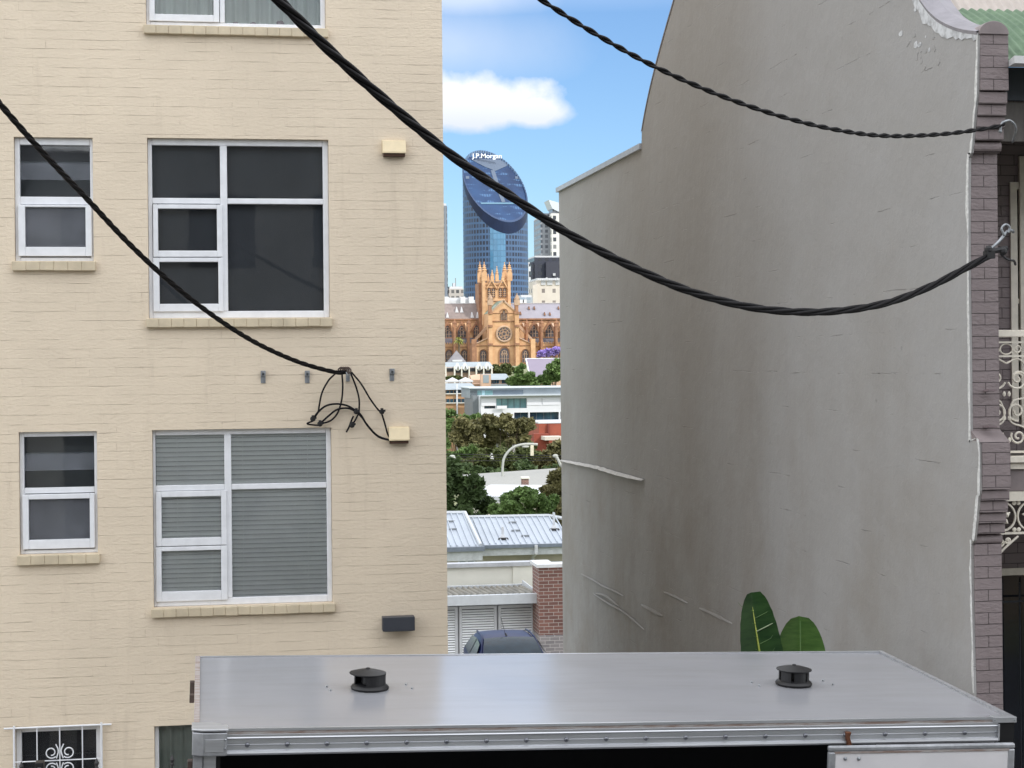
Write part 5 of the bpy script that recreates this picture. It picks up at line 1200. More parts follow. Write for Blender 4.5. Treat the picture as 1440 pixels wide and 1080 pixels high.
for i, h in enumerate(holes):
    f_ = MB().box(h[0], h[1], YO+.9, YO+1.0, h[2], h[3]).build('window', mgl2 if i in (1,) else mgl, t)
    n_ = max(2, round((h[1]-h[0])/1.4))
    for k in range(1, n_): x = h[0]+(h[1]-h[0])*k/n_; MB().box(x-.06, x+.06, YO+.82, YO+.9, h[2], h[3]).build('mullion', mat('dark mullion', rgb(70,80,88), .5), f_)
for (x0_, x1_) in ((677,698),(741,762),(763,788)):
    MB().box(X(x0_), X(x1_)-.15, YO-.12, YO-.02, Z(570), Z(559.5)).build('white_panel', mat('white cladding', rgb(212,214,220), .5, var=.03), t)
MB().box(X(698), X(712), YO-.8, YO-.7, Z(574), Z(570)).build('balcony_front', mo, t)
MB().box(X(676)-.5, X(830), YO-1.4, YO+1, Z(556.5), Z(555)).build('roof_edge', mat('pale roof edge', rgb(170,178,184), .5), t)
YU = YO+6
MB().box(P(661,550,YU).x, P(830,550,YU).x, YU, YU+14, Z(560), P(700,546,YU).z).build('upper_storey', mroofg, t)
for (x0_, x1_, mm_) in ((661,671,mat('smoke grey glass', rgb(96,104,110), .2)),(671,677,mgl2),(677,682,mat('sky glass', rgb(150,184,194), .1)),(682,693,mgl2),(693,736,mat('slate glass', rgb(98,110,122), .15, var=.1, scale=.5))):
    MB().box(P(x0_,550,YU).x+.05, P(x1_,550,YU).x-.05, YU-.1, YU-.02, P(700,556,YU).z, P(700,548.8,YU).z).build('clerestory', mm_, t)
MB().box(P(659,545,YU).x, P(830,545,YU).x, YU-1, YU+15, P(700,546,YU).z, P(700,544.6,YU).z).build('roof', mat('pale roof sheet', rgb(176,184,188), .5), t)
MB().box(P(661,560,YU+1).x, P(676,560,YU+1).x, YU-3, YU+10, -19, P(670,556,YU).z).build('side_annexe', mat('grey annexe', rgb(110,116,120), .6, var=.1, scale=.5), t)
# orange banded building at left
YBn = 370; t = thing('banded_building', 'orange and grey banded apartment building beside the cream wall, below the marquee tops', 'building', (P(640,560,YBn).x, YBn, -18))
X = lambda x: P(x, 555, YBn).x; Z = lambda y: P(640, y, YBn).z
MB().box(X(560), X(659.5), YBn+.3, YBn+14, -18, Z(548)).build('wall', mat('tan orange spandrel', rgb(184,146,110), .85, var=.1, scale=.3), t)
MB().prism([(X(560),YBn-.5,Z(548)),(X(560),YBn+10,Z(540)),(X(560),YBn+14.5,Z(540)),(X(560),YBn+14.5,Z(548))], (X(672)-X(560),0,0)).build('roof', mroofg, t)
for (y0_, y1_) in ((549,553),(561,566)):
    for k in range(12):
        x0_ = 596+k*5.3
        if x0_ > 657: break
        if abs(x0_-641) < 2: continue
        MB().box(X(x0_), X(x0_+4.4), YBn+.2, YBn+.28, Z(y1_), Z(y0_)).build('window', mgl, t)
    MB().box(X(560), X(659), YBn-.2, YBn+.29, Z(y1_+1.2), Z(y1_)).build('ledge', m_wcream, t)
MB().box(X(641.5), X(643.5), YBn-.3, YBn+.29, -18, Z(540)).build('white_pier', mo, t)
YT = 440; t = thing('event_tent', 'white peaked marquee tops left of the grey roofed school building', 'tent', (P(645,536,YT).x, YT, gz_(YT)))
for x0_, x1_ in ((610,628),(628,644.5),(645,664)):
    a, b_ = P(x0_, 535.5, YT), P(x1_, 535.5, YT); m_ = (a.x+b_.x)/2; h = P(640,530.5,YT).z; w2 = (b_.x-a.x)/2
    MB().add([(a.x,YT-w2,a.z),(b_.x,YT-w2,a.z),(b_.x,YT+w2,a.z),(a.x,YT+w2,a.z),(m_,YT,h),(a.x,YT-w2,a.z-.4),(b_.x,YT-w2,a.z-.4)], [(0,1,4),(1,2,4),(2,3,4),(3,0,4),(5,6,1,0)]).build('canopy', mw, t)
    MB().tube([(a.x,YT-w2,gz_(YT)-1),(a.x,YT-w2,a.z)], .08, 5).build('leg', m_pale, t)
# grey roofed school wing with a panelled chimney
YS = 480; t = thing('school_building', 'grey roofed low wing with dark windows and a square panelled block', 'building', (P(700,540,YS).x, YS, gz_(YS)-1))
X = lambda x: P(x, 535, YS).x; Z = lambda y: P(700, y, YS).z
mbr = mat('sandy masonry', rgb(190,160,138), .9, var=.1, scale=.3)
MB().box(X(664), X(717), YS, YS+12, gz_(YS)-3, Z(533.5)).build('wall', mbr, t)
MB().prism([(X(684),YS-1,Z(534)),(X(684),YS+8,Z(526)),(X(684),YS+12.5,Z(526)),(X(684),YS+12.5,Z(534))], (X(718)-X(684),0,0)).build('roof', mroofg, t)
MB().prism([(X(664),YS-.5,Z(540)),(X(664),YS+4,Z(528)),(X(678),YS+4,Z(526)),(X(678),YS-.5,Z(540))], (0,3,0)).build('stair_roof', mbr, t)
for k in range(8):
    if k == 4: continue
    MB().box(X(688+k*3.5), X(690.9+k*3.5), YS-.2, YS-.05, Z(539), Z(534.5)).build('window', mgl, t)
MB().box(X(684), X(717), YS-1.5, YS-.3, Z(545), Z(540)).build('lower_roof', mroofg, t)
MB().box(X(674), X(687.5), YS-4, YS-1.51, gz_(YS)-3, P(680,526.5,YS-3).z).build('stair_tower', mbr, t)
MB().box(X(676.5), X(684.5), YS-4.1, YS-4.02, P(680,538.5,YS-4).z, P(680,527.3,YS-4).z).build('tower_panel', mroofg, t)
# arcaded building
YA = 590; t = thing('arcaded_building', 'low grey roofed building with four white gabled arches below the cathedral', 'building', (P(655,520,YA).x, YA, gz_(YA)-1))
X = lambda x: P(x, 520, YA).x; Z = lambda y: P(655, y, YA).z
MB().box(X(600), X(693), YA, YA+12, gz_(YA)-4, Z(516)).build('wall', mat('pinkish stone wall', rgb(170,146,130), .9, var=.1, scale=.3), t)
MB().prism([(X(600),YA-.6,Z(517.5)),(X(600),YA+9,Z(509)),(X(600),YA+12.6,Z(509)),(X(600),YA+12.6,Z(517.5))], (X(694)-X(600),0,0)).build('roof', mroofg, t)
mdk = mat('dark opening', rgb(30,32,36), .6)
for cx in (612, 643, 653.5, 673.5, 685):
    a, b_ = X(cx-4.4), X(cx+4.4); mcx = (a+b_)/2; z0_, zs_, zt3 = Z(524), Z(516), Z(509.8)
    MB().prism([(a,YA-2.2,zs_-.5),(mcx,YA-2.2,zt3),(b_,YA-2.2,zs_-.5),(b_-.6,YA-2.2,zs_-1),(mcx,YA-2.2,zt3-1.1),(a+.6,YA-2.2,zs_-1)], (0,4,0)).build('gable', mo, t)
    f_ = MB().prism([(a+.3,YA-1.2,z0_),(b_-.3,YA-1.2,z0_),(b_-.3,YA-1.2,zs_-.7),(mcx,YA-1.2,zt3-1.3),(a+.3,YA-1.2,zs_-.7)], (0,1.1,0)).build('arch_opening', mdk, t)
    MB().box(mcx-.5, mcx+.5, YA-1.4, YA-1.25, Z(521), Z(517)).build('arch_pane', m_wcream, f_)
for x0_, x1_ in ((628.5,637),(660,668)): MB().box(X(x0_), X(x1_), YA-.3, YA-.1, Z(522.5), Z(518)).build('window', mdk, t)
for x in (626, 638.5, 648.3, 658.8, 669, 679.2, 690.5): MB().box(X(x)-.2, X(x)+.2, YA-2.1, YA-.05, gz_(YA)-4, Z(515)).build('column', m_wcream, t)
# pyramid roofed pavilion
YP_ = 640; c = P(642, 509, YP_); w = P(654, 509, YP_).x-c.x; h = P(640.5, 492.5, YP_).z
t = thing('pavilion', 'grey pyramid roofed pavilion in front of the cathedral left aisle', 'building', (c.x, YP_, gz_(YP_)-1))
MB().add([(c.x-w,YP_-w,c.z),(c.x+w,YP_-w,c.z),(c.x+w,YP_+w,c.z),(c.x-w,YP_+w,c.z),(c.x,YP_,h)], [(0,1,4),(1,2,4),(2,3,4),(3,0,4)]).build('roof', mat('grey slate pyramid', rgb(122,120,124), .8, var=.15, scale=.5), t)
MB().box(c.x-w+.5, c.x+w-.5, YP_-w+.5, YP_+w-.5, gz_(YP_)-3, c.z-.01).build('wall', mbr, t)
MB().box(c.x-w*.6, c.x+w*.55, YP_-w-.1, YP_-w+.4, c.z+.1, c.z+.8).build('white_units', mo, t)
# purple grey roofed hall
YQ = 560; t = thing('roofed_hall', 'hall with a large plain purple grey roof beside the round green trees', 'building', (P(758,520,YQ).x, YQ, gz_(YQ)-1))
c = [P(746,533,YQ), P(800,533,YQ), P(800,504,YQ+14), P(739.5,504.5,YQ+14)]
MB().add([c[0], c[1], c[2], c[3]], [(0,1,2,3)]).build('roof', mat('purple grey slate', rgb(126,118,134), .85, var=.05, scale=.2), t)
MB().box(c[0].x, c[1].x, YQ+.1, YQ+15, gz_(YQ)-3, c[0].z-.05).build('wall', mbr, t)
MB().tube([c[0], c[3]], .25, 5).tube([c[3], c[2]], .2, 5).build('white_verge', mo, t)
# ---------------------------------------------------------------- cathedral
YK = 760
def C(zx, zy, dy=0): return P(615+zx/6, 350+zy/6, YK+dy)
def CX(zx, dy=0): return C(zx, 600, dy).x
def CZ(zy, dy=0): return C(560, zy, dy).z
S6 = YK/F/6*1.0
m_stone = mat('honey sandstone', rgb(210,172,132), .9, col2=rgb(184,144,108), scale=.35, detail=10, lo=.3, hi=.7)
m_stone2 = mat('weathered or shaded sandstone', rgb(164,122,92), .9, col2=rgb(124,92,74), scale=.5, detail=8)
m_slateL = mat('brown grey slate', rgb(128,116,112), .8, var=.12, scale=.6); m_slateR = mat('purple grey slate roof', rgb(140,138,148), .8, var=.06, scale=.4)
m_kglass = mat('dark leaded glass', rgb(70,66,72), .3, var=.3, scale=1.0); m_tracery = mat('pale tracery or sunlit stone', rgb(176,150,128), .9, var=.15, scale=.8)
kb = C(560, 1000); kz = gz_(YK)-2
kat = thing('cathedral', 'large honey sandstone gothic cathedral with pinnacled tower and rose window', 'cathedral', (kb.x, YK, kz))
def kbox(zx0, zx1, zy0, zy1, d0, d1, nm, m, par=kat, mb=None):
    b_ = (mb or MB()).box(CX(zx0, d0), CX(zx1, d0), YK+d0, YK+d1, CZ(zy1, d0) if zy1 is not None else kz, CZ(zy0, d0))
    return b_.build(nm, m, par) if mb is None else b_
def pointed(cx, w, z0, zs, zt, n=6):
    """pointed arch loop in x,z: centre, half width, base, spring, apex"""
    pts = [(cx-w, z0), (cx+w, z0), (cx+w, zs)]
    for i in range(1, n): t = i/n; pts.append((cx+w*math.cos(t*math.pi/2)**.8, zs+(zt-zs)*math.sin(t*math.pi/2)**.9))
    pts.append((cx, zt))
    for i in range(n-1, 0, -1): t = i/n; pts.append((cx-w*math.cos(t*math.pi/2)**.8, zs+(zt-zs)*math.sin(t*math.pi/2)**.9))
    pts.append((cx-w, zs)); return pts
def kwin(zcx, zw, zy0, zys, zyt, d, lights=3, par=kat, tr=True):
    cx = CX(zcx, d); w = zw*S6; z0, zs, zt = CZ(zy0, d), CZ(zys, d), CZ(zyt, d); o = pointed(cx, w, z0, zs, zt); y = YK+d
    oo = pointed(cx, w*1.22, z0-.3, zs, zt+w*.35)
    n = len(o); mb = MB()
    for i in range(n):   # moulded stone surround, open in the middle
        j = (i+1) % n; a, b_, c, e = o[i], o[j], oo[j], oo[i]
        mb.add([(a[0],y-.05,a[1]),(b_[0],y-.05,b_[1]),(c[0],y-.45,c[1]),(e[0],y-.45,e[1]),(c[0],y,c[1]),(e[0],y,e[1])], [(0,3,2,1),(3,5,4,2)])
    f = mb.build('window', m_stone2, par)
    MB().prism([(x, y-.10, z) for x, z in o], (0, .09, 0)).build('pane', m_kglass, f)
    mb = MB(); 
    for k in range(1, lights): x = cx-w+2*w*k/lights; mb.box(x-.11, x+.11, y-.3, y-.1, z0, zs+(zt-zs)*(.75-.5*abs(k/lights-.5)))
    if tr:
        r = w*.38; zc = zs+(zt-zs)*.42
        mb.tube([(cx+r*math.cos(2*math.pi*i/10), y-.2, zc+r*math.sin(2*math.pi*i/10)) for i in range(10)], .13, 4, closed=True)
        for s_ in (-1, 1): mb.tube([(cx+s_*w*.45+r*.6*math.cos(2*math.pi*i/8), y-.2, zs+r*.3+r*.6*math.sin(2*math.pi*i/8)) for i in range(8)], .11, 4, closed=True)
    mb.box(cx-w, cx+w, y-.25, y-.1, z0+(zs-z0)*.48, z0+(zs-z0)*.48+.15)
    mb.build('tracery', m_tracery, f); return f
def pinnacle(zx, zyb, zyt, r, d=0, par=kat, nm='pinnacle', m=None):
    b_ = C(zx, zyb, d); t_ = C(zx, zyt, d); H = t_.z-b_.z; mb = MB(); y = YK+d; m = m or m_stone
    mb.box(b_.x-r, b_.x+r, y-r, y+r, b_.z, b_.z+H*.42)
    for s_ in (0,1,2,3):
        a = s_*math.pi/2; dx, dy = math.cos(a)*r, math.sin(a)*r; px_, py_ = -math.sin(a)*r, math.cos(a)*r
        mb.add([(b_.x+dx+px_, y+dy+py_, b_.z+H*.42),(b_.x+dx-px_, y+dy-py_, b_.z+H*.42),(b_.x+dx*1.05, y+dy*1.05, b_.z+H*.6)], [(0,1,2)])
    mb.tube([(b_.x,y,b_.z+H*.42),(b_.x,y,t_.z)], [r*1.0,.05], 6)
    for f in (.58,.7,.82): mb.ball((b_.x,y,b_.z+H*f), r*1.15*(1.45-f*1.25)*1.3, 6, 4, (1,1,.5))
    mb.ball((b_.x,y,t_.z-.1), .28, 6, 4)
    return mb.build(nm, m, par)
# nave: roof, clerestory, aisle
def slope(zx0, zx1, zyt, zyb, dt, db, nm, m, verge=False):
    a, b_, c, d = C(zx0, zyb, db), C(zx1, zyb, db), C(zx1 if not verge else zx1, zyt, dt), C(zx0, zyt, dt)
    zb, zt = (a.z+b_.z)/2, (c.z+d.z)/2
    return MB().add([(a.x,YK+db,zb),(b_.x,YK+db,zb),(b_.x,YK+dt,zt),(a.x,YK+dt,zt),(a.x,YK+db,zb-.8),(b_.x,YK+db,zb-.8)], [(0,1,2,3),(4,5,1,0)]).build(nm, m, kat)
slope(-300, 390, 458, 590, 34, 26, 'nave_roof', m_slateL); slope(620, 1500, 458, 590, 34, 26, 'nave_roof', m_slateR)
for zx0, zx1 in ((-300, 360), (630, 1500)):
    kbox(zx0, zx1, 456, 462, 33.5, 34.5, 'roof_ridge', mat('pale ridge lead', rgb(190,188,190), .6))
    kbox(zx0, zx1, 588, None, 26, 42, 'clerestory_wall', m_stone)
    kbox(zx0, zx1, 587, 600, 25.4, 26, 'parapet', m_stone2)
    kbox(zx0, zx1, 612, 618, 25.7, 26, 'string_course', m_stone2)
    slope(zx0, zx1, 752, 800, 26, 16, 'aisle_roof', mat('grey aisle slate', rgb(96,94,102), .8, var=.1, scale=.5))
    kbox(zx0, zx1, 800, None, 15, 26-.1, 'aisle_wall', m_stone)
    kbox(zx0, zx1, 822, 828, 14.6, 15, 'string_course', m_stone2)
    mb = MB(); z = zx0
    while z < zx1: kbox(z, z+10, 788, 801, 14.7, 15.4, '', None, mb=mb); z += 20
    mb.build('battlement', m_stone, kat)
bays = [-160, -40, 85, 205, 330, 815, 945, 1065, 1190]
for bx in bays:
    if 320 < bx < 340: kwin(bx, 26, 745, 690, 645, 25.6)
    else: kwin(bx, 36, 745, 690, 648, 25.6)
    a, b_, c = C(bx-52, 700, 25.2), C(bx, 604, 25.2), C(bx+52, 700, 25.2)
    MB().prism([(a.x,YK+25.2,a.z),(b_.x,YK+25.2,b_.z),(c.x,YK+25.2,c.z),(c.x-.9,YK+25.2,c.z),(b_.x,YK+25.2,b_.z-1.6),(a.x+.9,YK+25.2,a.z)], (0,.7,0)).build('gablet', m_stone2, kat)
for bx in (30, 145, 265, 755, 880, 1005, 1130):   # flying buttress: pier, pinnacle and raking arm
    kbox(bx-9, bx+9, 655, None, 11, 15.5, 'buttress_pier', m_stone2); pinnacle(bx, 660, 600, 1.0, 13, m=m_stone2)
    a, b_ = C(bx, 700, 15), C(bx, 630, 25.6)
    MB().prism([(a.x-.5,YK+14,a.z-1.2),(a.x-.5,YK+25.6,b_.z-1.2),(a.x-.5,YK+25.6,b_.z+.4),(a.x-.5,YK+14,a.z+.6)], (1.0,0,0)).build('flying_buttress', m_tracery if bx > 700 else m_stone, kat)  # right-hand arms paler: sunlight put into the stone colour
for bx in (-100, 95, 225, 870, 1000): kwin(bx, 27, 948, 890, 852, 14.8)
for (zx, zy, s_) in [(85,565,1.7),(163,520,1.9),(205,520,1.9),(293,565,1.9),(340,565,1.9),(773,500,1.0),(818,500,1.0),(1022,500,1.0),(702,545,1.0),(905,550,1.0),(950,550,1.0)]:
    dp = 26+8*(590-zy-10)/132; c = C(zx, zy, dp); w = s_*.42
    MB().prism([(c.x-w,YK+dp-.8,c.z-w*1.2),(c.x+w,YK+dp-.8,c.z-w*1.2),(c.x,YK+dp-.8,c.z+w*2.2)], (0,3,0)).build('dormer', mo if s_ > 1.5 else m_stone2, kat)
# crossing tower
TD = 22; TDp = TD+ (CX(620)-CX(385))
kbox(385, 620, 300, None, TD, TDp, 'tower_wall', m_stone)
for zy in (303, 440, 330): kbox(383, 622, zy-3, zy+3, TD-.35, TD, 'string_course', m_stone2)
MB().box(CX(352,TD+2), CX(388,TD), YK+TD+2, YK+TDp+1, CZ(720,TD), CZ(286,TD)).build('shaded_side', m_stone2, kat)  # left side of the tower, its shade put into the darker stone colour
for zx in (396, 609): kbox(zx-12, zx+12, 262, 640, TD-1.0, TD+2.2, 'corner_turret', m_stone)
for zx in (440, 475, 535, 570):
    f = kwin(zx, 11.5, 405, 350, 333, TD-.1, 2, tr=False)
    mb = MB()
    for zy in (360, 378, 394): kbox(zx-11, zx+11, zy-2, zy+2, TD-.45, TD-.2, '', None, mb=mb)
    mb.build('louvre', m_stone, f)
for zc in (458, 552):   # big gables over the paired belfry openings
    mb = MB()
    for zx0, zx1 in ((zc-42, zc), (zc+42, zc)):
        a, b_ = C(zx0, 335, TD-.5), C(zx1, 262, TD-.5); mb.tube([a, b_], .34, 6)
    mb.build('tower_gable', m_stone, kat)
mb = MB()
for z in range(412, 602, 11): kbox(z, z+6, 268, 285, TD-.2, TD+.4, '', None, mb=mb)
kbox(400, 606, 264, 269, TD-.3, TD+.5, '', None, mb=mb); kbox(400, 606, 284, 301, TD-.05, TD+.3, '', None, mb=mb)
mb.build('tower_parapet', m_stone, kat)
for zx, zb, zt, r, d in [(396,270,112,1.15,TD),(609,270,114,1.15,TD),(360,285,110,1.1,TD+10),(568,268,116,1.1,TD+10),(463,275,180,.75,TD),(503,275,150,.75,TD),(552,275,210,.6,TD),(430,275,215,.5,TD+8),(372,300,190,.8,TD+3),(580,300,200,.7,TD+3)]:
    pinnacle(zx, zb, zt, r, d)
# south transept front: gable, buttresses, rose and doors
d0 = 0
A, B, Cc = C(448, 545), C(560, 440), C(672, 545); zg0 = A.z
MB().prism([(A.x,YK,kz),(Cc.x,YK,kz),(Cc.x,YK,zg0),(B.x,YK,B.z),(A.x,YK,zg0)], (0, 24, 0)).build('transept_wall', m_stone, kat)
MB().prism([(A.x-.5,YK-.4,zg0-.4),(A.x-.5,YK-.4,zg0+.4),(B.x,YK-.4,B.z+.8),(Cc.x+.5,YK-.4,zg0+.4),(Cc.x+.5,YK-.4,zg0-.4),(B.x,YK-.4,B.z-.3)], (0,.9,0)).build('gable_coping', m_tracery, kat)
MB().add([(A.x,YK+.6,zg0+.2),(B.x,YK+.6,B.z+.5),(B.x,YK+26,B.z+.5),(A.x,YK+26,zg0+.2)], [(0,1,2,3)]).build('transept_roof', mat('green grey roof slope', rgb(120,136,120), .7, var=.2, scale=.3), kat)
q = C(482, 500, 6); MB().add([q+Vector((-1.8,0,-1.7)), q+Vector((1.4,0,1.5)), q+Vector((1.4,7,1.7)), q+Vector((-1.8,7,-1.5))], [(0,1,2,3)]).build('skylight', mw, kat)
pinnacle(560, 445, 425, .4)
for zx in (447, 672):
    kbox(zx-17, zx+17, 545, None, -1.8, 1.2, 'buttress', m_stone); kbox(zx-20, zx-14, 640, None, -2.0, -1.7, 'buttress_shade_edge', m_stone2)  # dark strip on each left edge paints the side away from the sun
    kbox(zx-13, zx+13, 470, 545, -1.0, 1.6, 'turret', m_stone2); pinnacle(zx, 475, 378, 1.15, 0, m=m_tracery)
    for zz in (530, 640, 795): kbox(zx-21, zx+21, zz, zz+20, -2.3, -1.8, 'buttress_weathering', m_stone2)
kbox(465, 655, 606, 614, -.45, 0, 'string_course', m_stone2); kbox(465, 655, 812, 820, -.45, 0, 'string_course', m_stone2)
kbox(465, 655, 540, 544, -.3, 0, 'string_course', m_stone2)
for zx, zt in ((545,545),(562,520),(579,545)): kwin(zx, 9, 600, zt+22, zt, -.05, 2, tr=False)
kwin(562, 40, 960, 895, 838, -.05, 4)
a = pointed(CX(562), 33*S6, CZ(600), CZ(545), CZ(508)); MB().tube([(x, YK-.4, z) for x, z in a[2:-1]], .22, 5).build('hood_mould', m_stone2, kat)
rc = C(562, 718); r = 64*S6
mb = MB(); mb.tube([(rc.x+r*math.cos(2*math.pi*i/36), YK-.3, rc.z+r*math.sin(2*math.pi*i/36)) for i in range(36)], .5, 6, closed=True)
rose = mb.build('rose_window', m_tracery, kat)
MB().tube([(rc.x,YK-.28,rc.z),(rc.x,YK-.04,rc.z)], r*.97, 36).build('rose_glass', mat('pale rose stone field', rgb(158,128,106), .8, var=.15, scale=.6), rose)
mb = MB()
for k in range(12):
    a = 2*math.pi*k/12; mb.tube([(rc.x+r*.80*math.cos(a),YK-.5,rc.z+r*.80*math.sin(a)),(rc.x+r*.80*math.cos(a),YK-.29,rc.z+r*.80*math.sin(a))], r*.135, 10)
    if k % 2 == 0: mb.tube([(rc.x+r*.50*math.cos(a+.26),YK-.5,rc.z+r*.50*math.sin(a+.26)),(rc.x+r*.50*math.cos(a+.26),YK-.29,rc.z+r*.50*math.sin(a+.26))], r*.12, 10)
mb.tube([(rc.x,YK-.5,rc.z),(rc.x,YK-.29,rc.z)], r*.16, 12); mb.build('rose_lights', m_kglass, rose)
mb = MB().tube([(rc.x+r*.63*math.cos(2*math.pi*i/30), YK-.5, rc.z+r*.63*math.sin(2*math.pi*i/30)) for i in range(30)], .13, 5, closed=True)
mb.tube([(rc.x+r*.27*math.cos(2*math.pi*i/20), YK-.5, rc.z+r*.27*math.sin(2*math.pi*i/20)) for i in range(20)], .12, 5, closed=True); mb.build('rose_tracery', m_tracery, rose)
# transept aisles with sloping shoulders
for s_, zin, zout, in ((-1, 432, 312), (1, 690, 808)):
    a, b_ = C(zin, 755, 1.5), C(zout, 810, 1.5)
    MB().prism([(a.x,YK+1.5,kz),(b_.x,YK+1.5,kz),(b_.x,YK+1.5,b_.z),(a.x,YK+1.5,a.z)], (0,13,0)).build('shoulder_wall', m_stone, kat)
    MB().tube([a+Vector((0,-.2,.2)), b_+Vector((0,-.2,.2))], .35, 6).build('shoulder_coping', m_tracery, kat)
    kwin(385 if s_ < 0 else 740, 27, 960, 895, 855, 1.4, 3); kbox(min(zin,zout), max(zin,zout), 813, 818, 1.1, 1.5, 'string_course', m_stone2)
    kbox(zout-20, zout+18, 760, None, -.5, 3, 'buttress', m_stone2 if s_ < 0 else m_stone); 
    a, b_ = C(zin, 640, 12), C(zout-(-6 if s_ < 0 else 6), 760, 12)
    MB().prism([(a.x,YK+12,a.z-1.3),(b_.x,YK+12,b_.z-1.3),(b_.x,YK+12,b_.z+.3),(a.x,YK+12,a.z+.4)], (0,1.2,0)).build('flying_buttress', m_tracery, kat)
kbox(285, 312, 805, None, 2, 8, 'side_block', m_stone2)

# ---------------------------------------------------------------- city towers
def Q(zx, zy, Y): return P(615+zx/4.908, 180+zy/4.908, Y)
YJ = 1100; cl = Q(178, 560, YJ+18).x; cr = Q(621, 560, YJ+18).x; cx, cy = (cl+cr)/2, YJ+18; rx, ry = (cr-cl)/2, 20.0
gzj = gz_(YJ)-3
jt = thing('office_tower', 'tall blue glass oval tower with slanted top and white lettering behind the cathedral', 'tower', (cx, cy, gzj), 'city towers')
zhi = Q(330, 155, YJ+36).z; zlo_ = Q(490, 650, YJ).z
# cut plane: high at back-left, low at front-right
def cut(x, y):   # x,y relative to centre
    dx, dy = .26, -.966   # toward the low side
    L = math.sqrt((rx*dx)**2+(ry*dy)**2); u = (x*dx+y*dy)/L; return (zhi+zlo_)/2-u*(zhi-zlo_)/2
jm = gridmat('blue curtain wall', rgb(70,98,134), rgb(16,28,52), 2.2, 3.75, .70, .64, 0, .3, .35, uv=True)
NA = 96; mb = MB(); per = 0; arc_ = [0]
for i in range(NA):
    a, b_ = 2*math.pi*i/NA, 2*math.pi*(i+1)/NA; arc_.append(arc_[-1]+math.hypot(rx*(math.cos(b_)-math.cos(a)), ry*(math.sin(b_)-math.sin(a))))
kk = 2.2*round(arc_[-1]/2.2)/arc_[-1]; vs = []
for i in range(NA+1):
    a = 2*math.pi*i/NA; x, y = rx*math.cos(a), ry*math.sin(a); vs.append((x, y, cut(x, y)))
for i in range(NA):
    x0_, y0_, t0 = vs[i]; x1_, y1_, t1 = vs[i+1]; o = len(mb.v)
    rim0, rim1 = t0, t1
    mb.v += [Vector((cx+x0_,cy+y0_,gzj)), Vector((cx+x1_,cy+y1_,gzj)), Vector((cx+x1_,cy+y1_,rim1)), Vector((cx+x0_,cy+y0_,rim0))]; mb.f.append((o, o+1, o+2, o+3))
    mb.uv += [(arc_[i]*kk, 0), (arc_[i+1]*kk, 0), (arc_[i+1]*kk, rim1-gzj), (arc_[i]*kk, rim0-gzj)]
mb.build('curtain_wall', jm, jt)
def ell(s_, dz, n=72, ox=0, oy=0): 
    return [Vector((cx+ox+rx*s_*math.cos(2*math.pi*i/n), cy+oy+ry*s_*math.sin(2*math.pi*i/n), cut(ox+rx*s_*math.cos(2*math.pi*i/n), oy+ry*s_*math.sin(2*math.pi*i/n))+dz)) for i in range(n)]
# dark rim band, light trim, recessed sloping glass
o1, o2 = ell(1.0, .05), ell(.972, .0, ox=-.1, oy=.4)
mb = MB(); mb.v = o1+o2; mb.f = [(i, (i+1) % 72, 72+(i+1) % 72, 72+i) for i in range(72)]; mb.build('rim', mat('pale rim metal', rgb(40,62,98), .4, var=.1), jt)
low = ell(1.006, 0); lw = []
for i in range(72):
    a = 2*math.pi*i/72; f = max(0, .5-.5*math.sin(a)) ; v = low[i].copy(); v.z -= 6.8*f**1.1+.8; lw.append(v)
mb = MB(); mb.v = low+lw; mb.f = [(i, 72+i, 72+(i+1) % 72, (i+1) % 72) for i in range(72)]; mb.build('lower_band', mat('dark blue band glass', rgb(16,34,66), .35, col2=rgb(12,26,52), scale=.08, spec=.25), jt)
o3 = ell(.972, -1.2, ox=-.1, oy=.4)
mb = MB(); mb.v = o2+o3; mb.f = [(i, (i+1) % 72, 72+(i+1) % 72, 72+i) for i in range(72)]; mb.build('rim_inner', mat('inner rim', rgb(70,86,112), .5), jt)
sg, n, l, b = base_mat('sloping blue glass'); tc = n.new('ShaderNodeTexCoord'); sp = n.new('ShaderNodeSeparateXYZ'); l.new(tc.outputs['Object'], sp.inputs[0])
rw = mth(n, l, 'DIVIDE', sp.outputs['Z'], 4.1); band = mth(n, l, 'LESS_THAN', mth(n, l, 'FRACT', rw), .45); colu = mth(n, l, 'LESS_THAN', mth(n, l, 'FRACT', mth(n, l, 'DIVIDE', sp.outputs['X'], 1.7)), .75)
msk = ramp(n, l, noisef(n, l, tc.outputs['Object'], .09, 2, .5, (1,1,2.2)), .50, .56)
f = mth(n, l, 'MULTIPLY', mth(n, l, 'MULTIPLY', band, colu), msk)
l.new(mixc(n, l, mth(n, l, 'MULTIPLY', f, .5), mixc(n, l, ramp(n, l, noisef(n, l, tc.outputs['Object'], .05, 3), .3, .7), rgb(20,42,76), rgb(34,64,104)), rgb(84,120,160)), b.inputs['Base Color'])
b.inputs['Roughness'].default_value = .4; b.inputs['Specular IOR Level'].default_value = .3
mb = MB(); mb.v = o3; mb.f = [tuple(range(72))]; mb.build('sloping_roof', sg, jt)
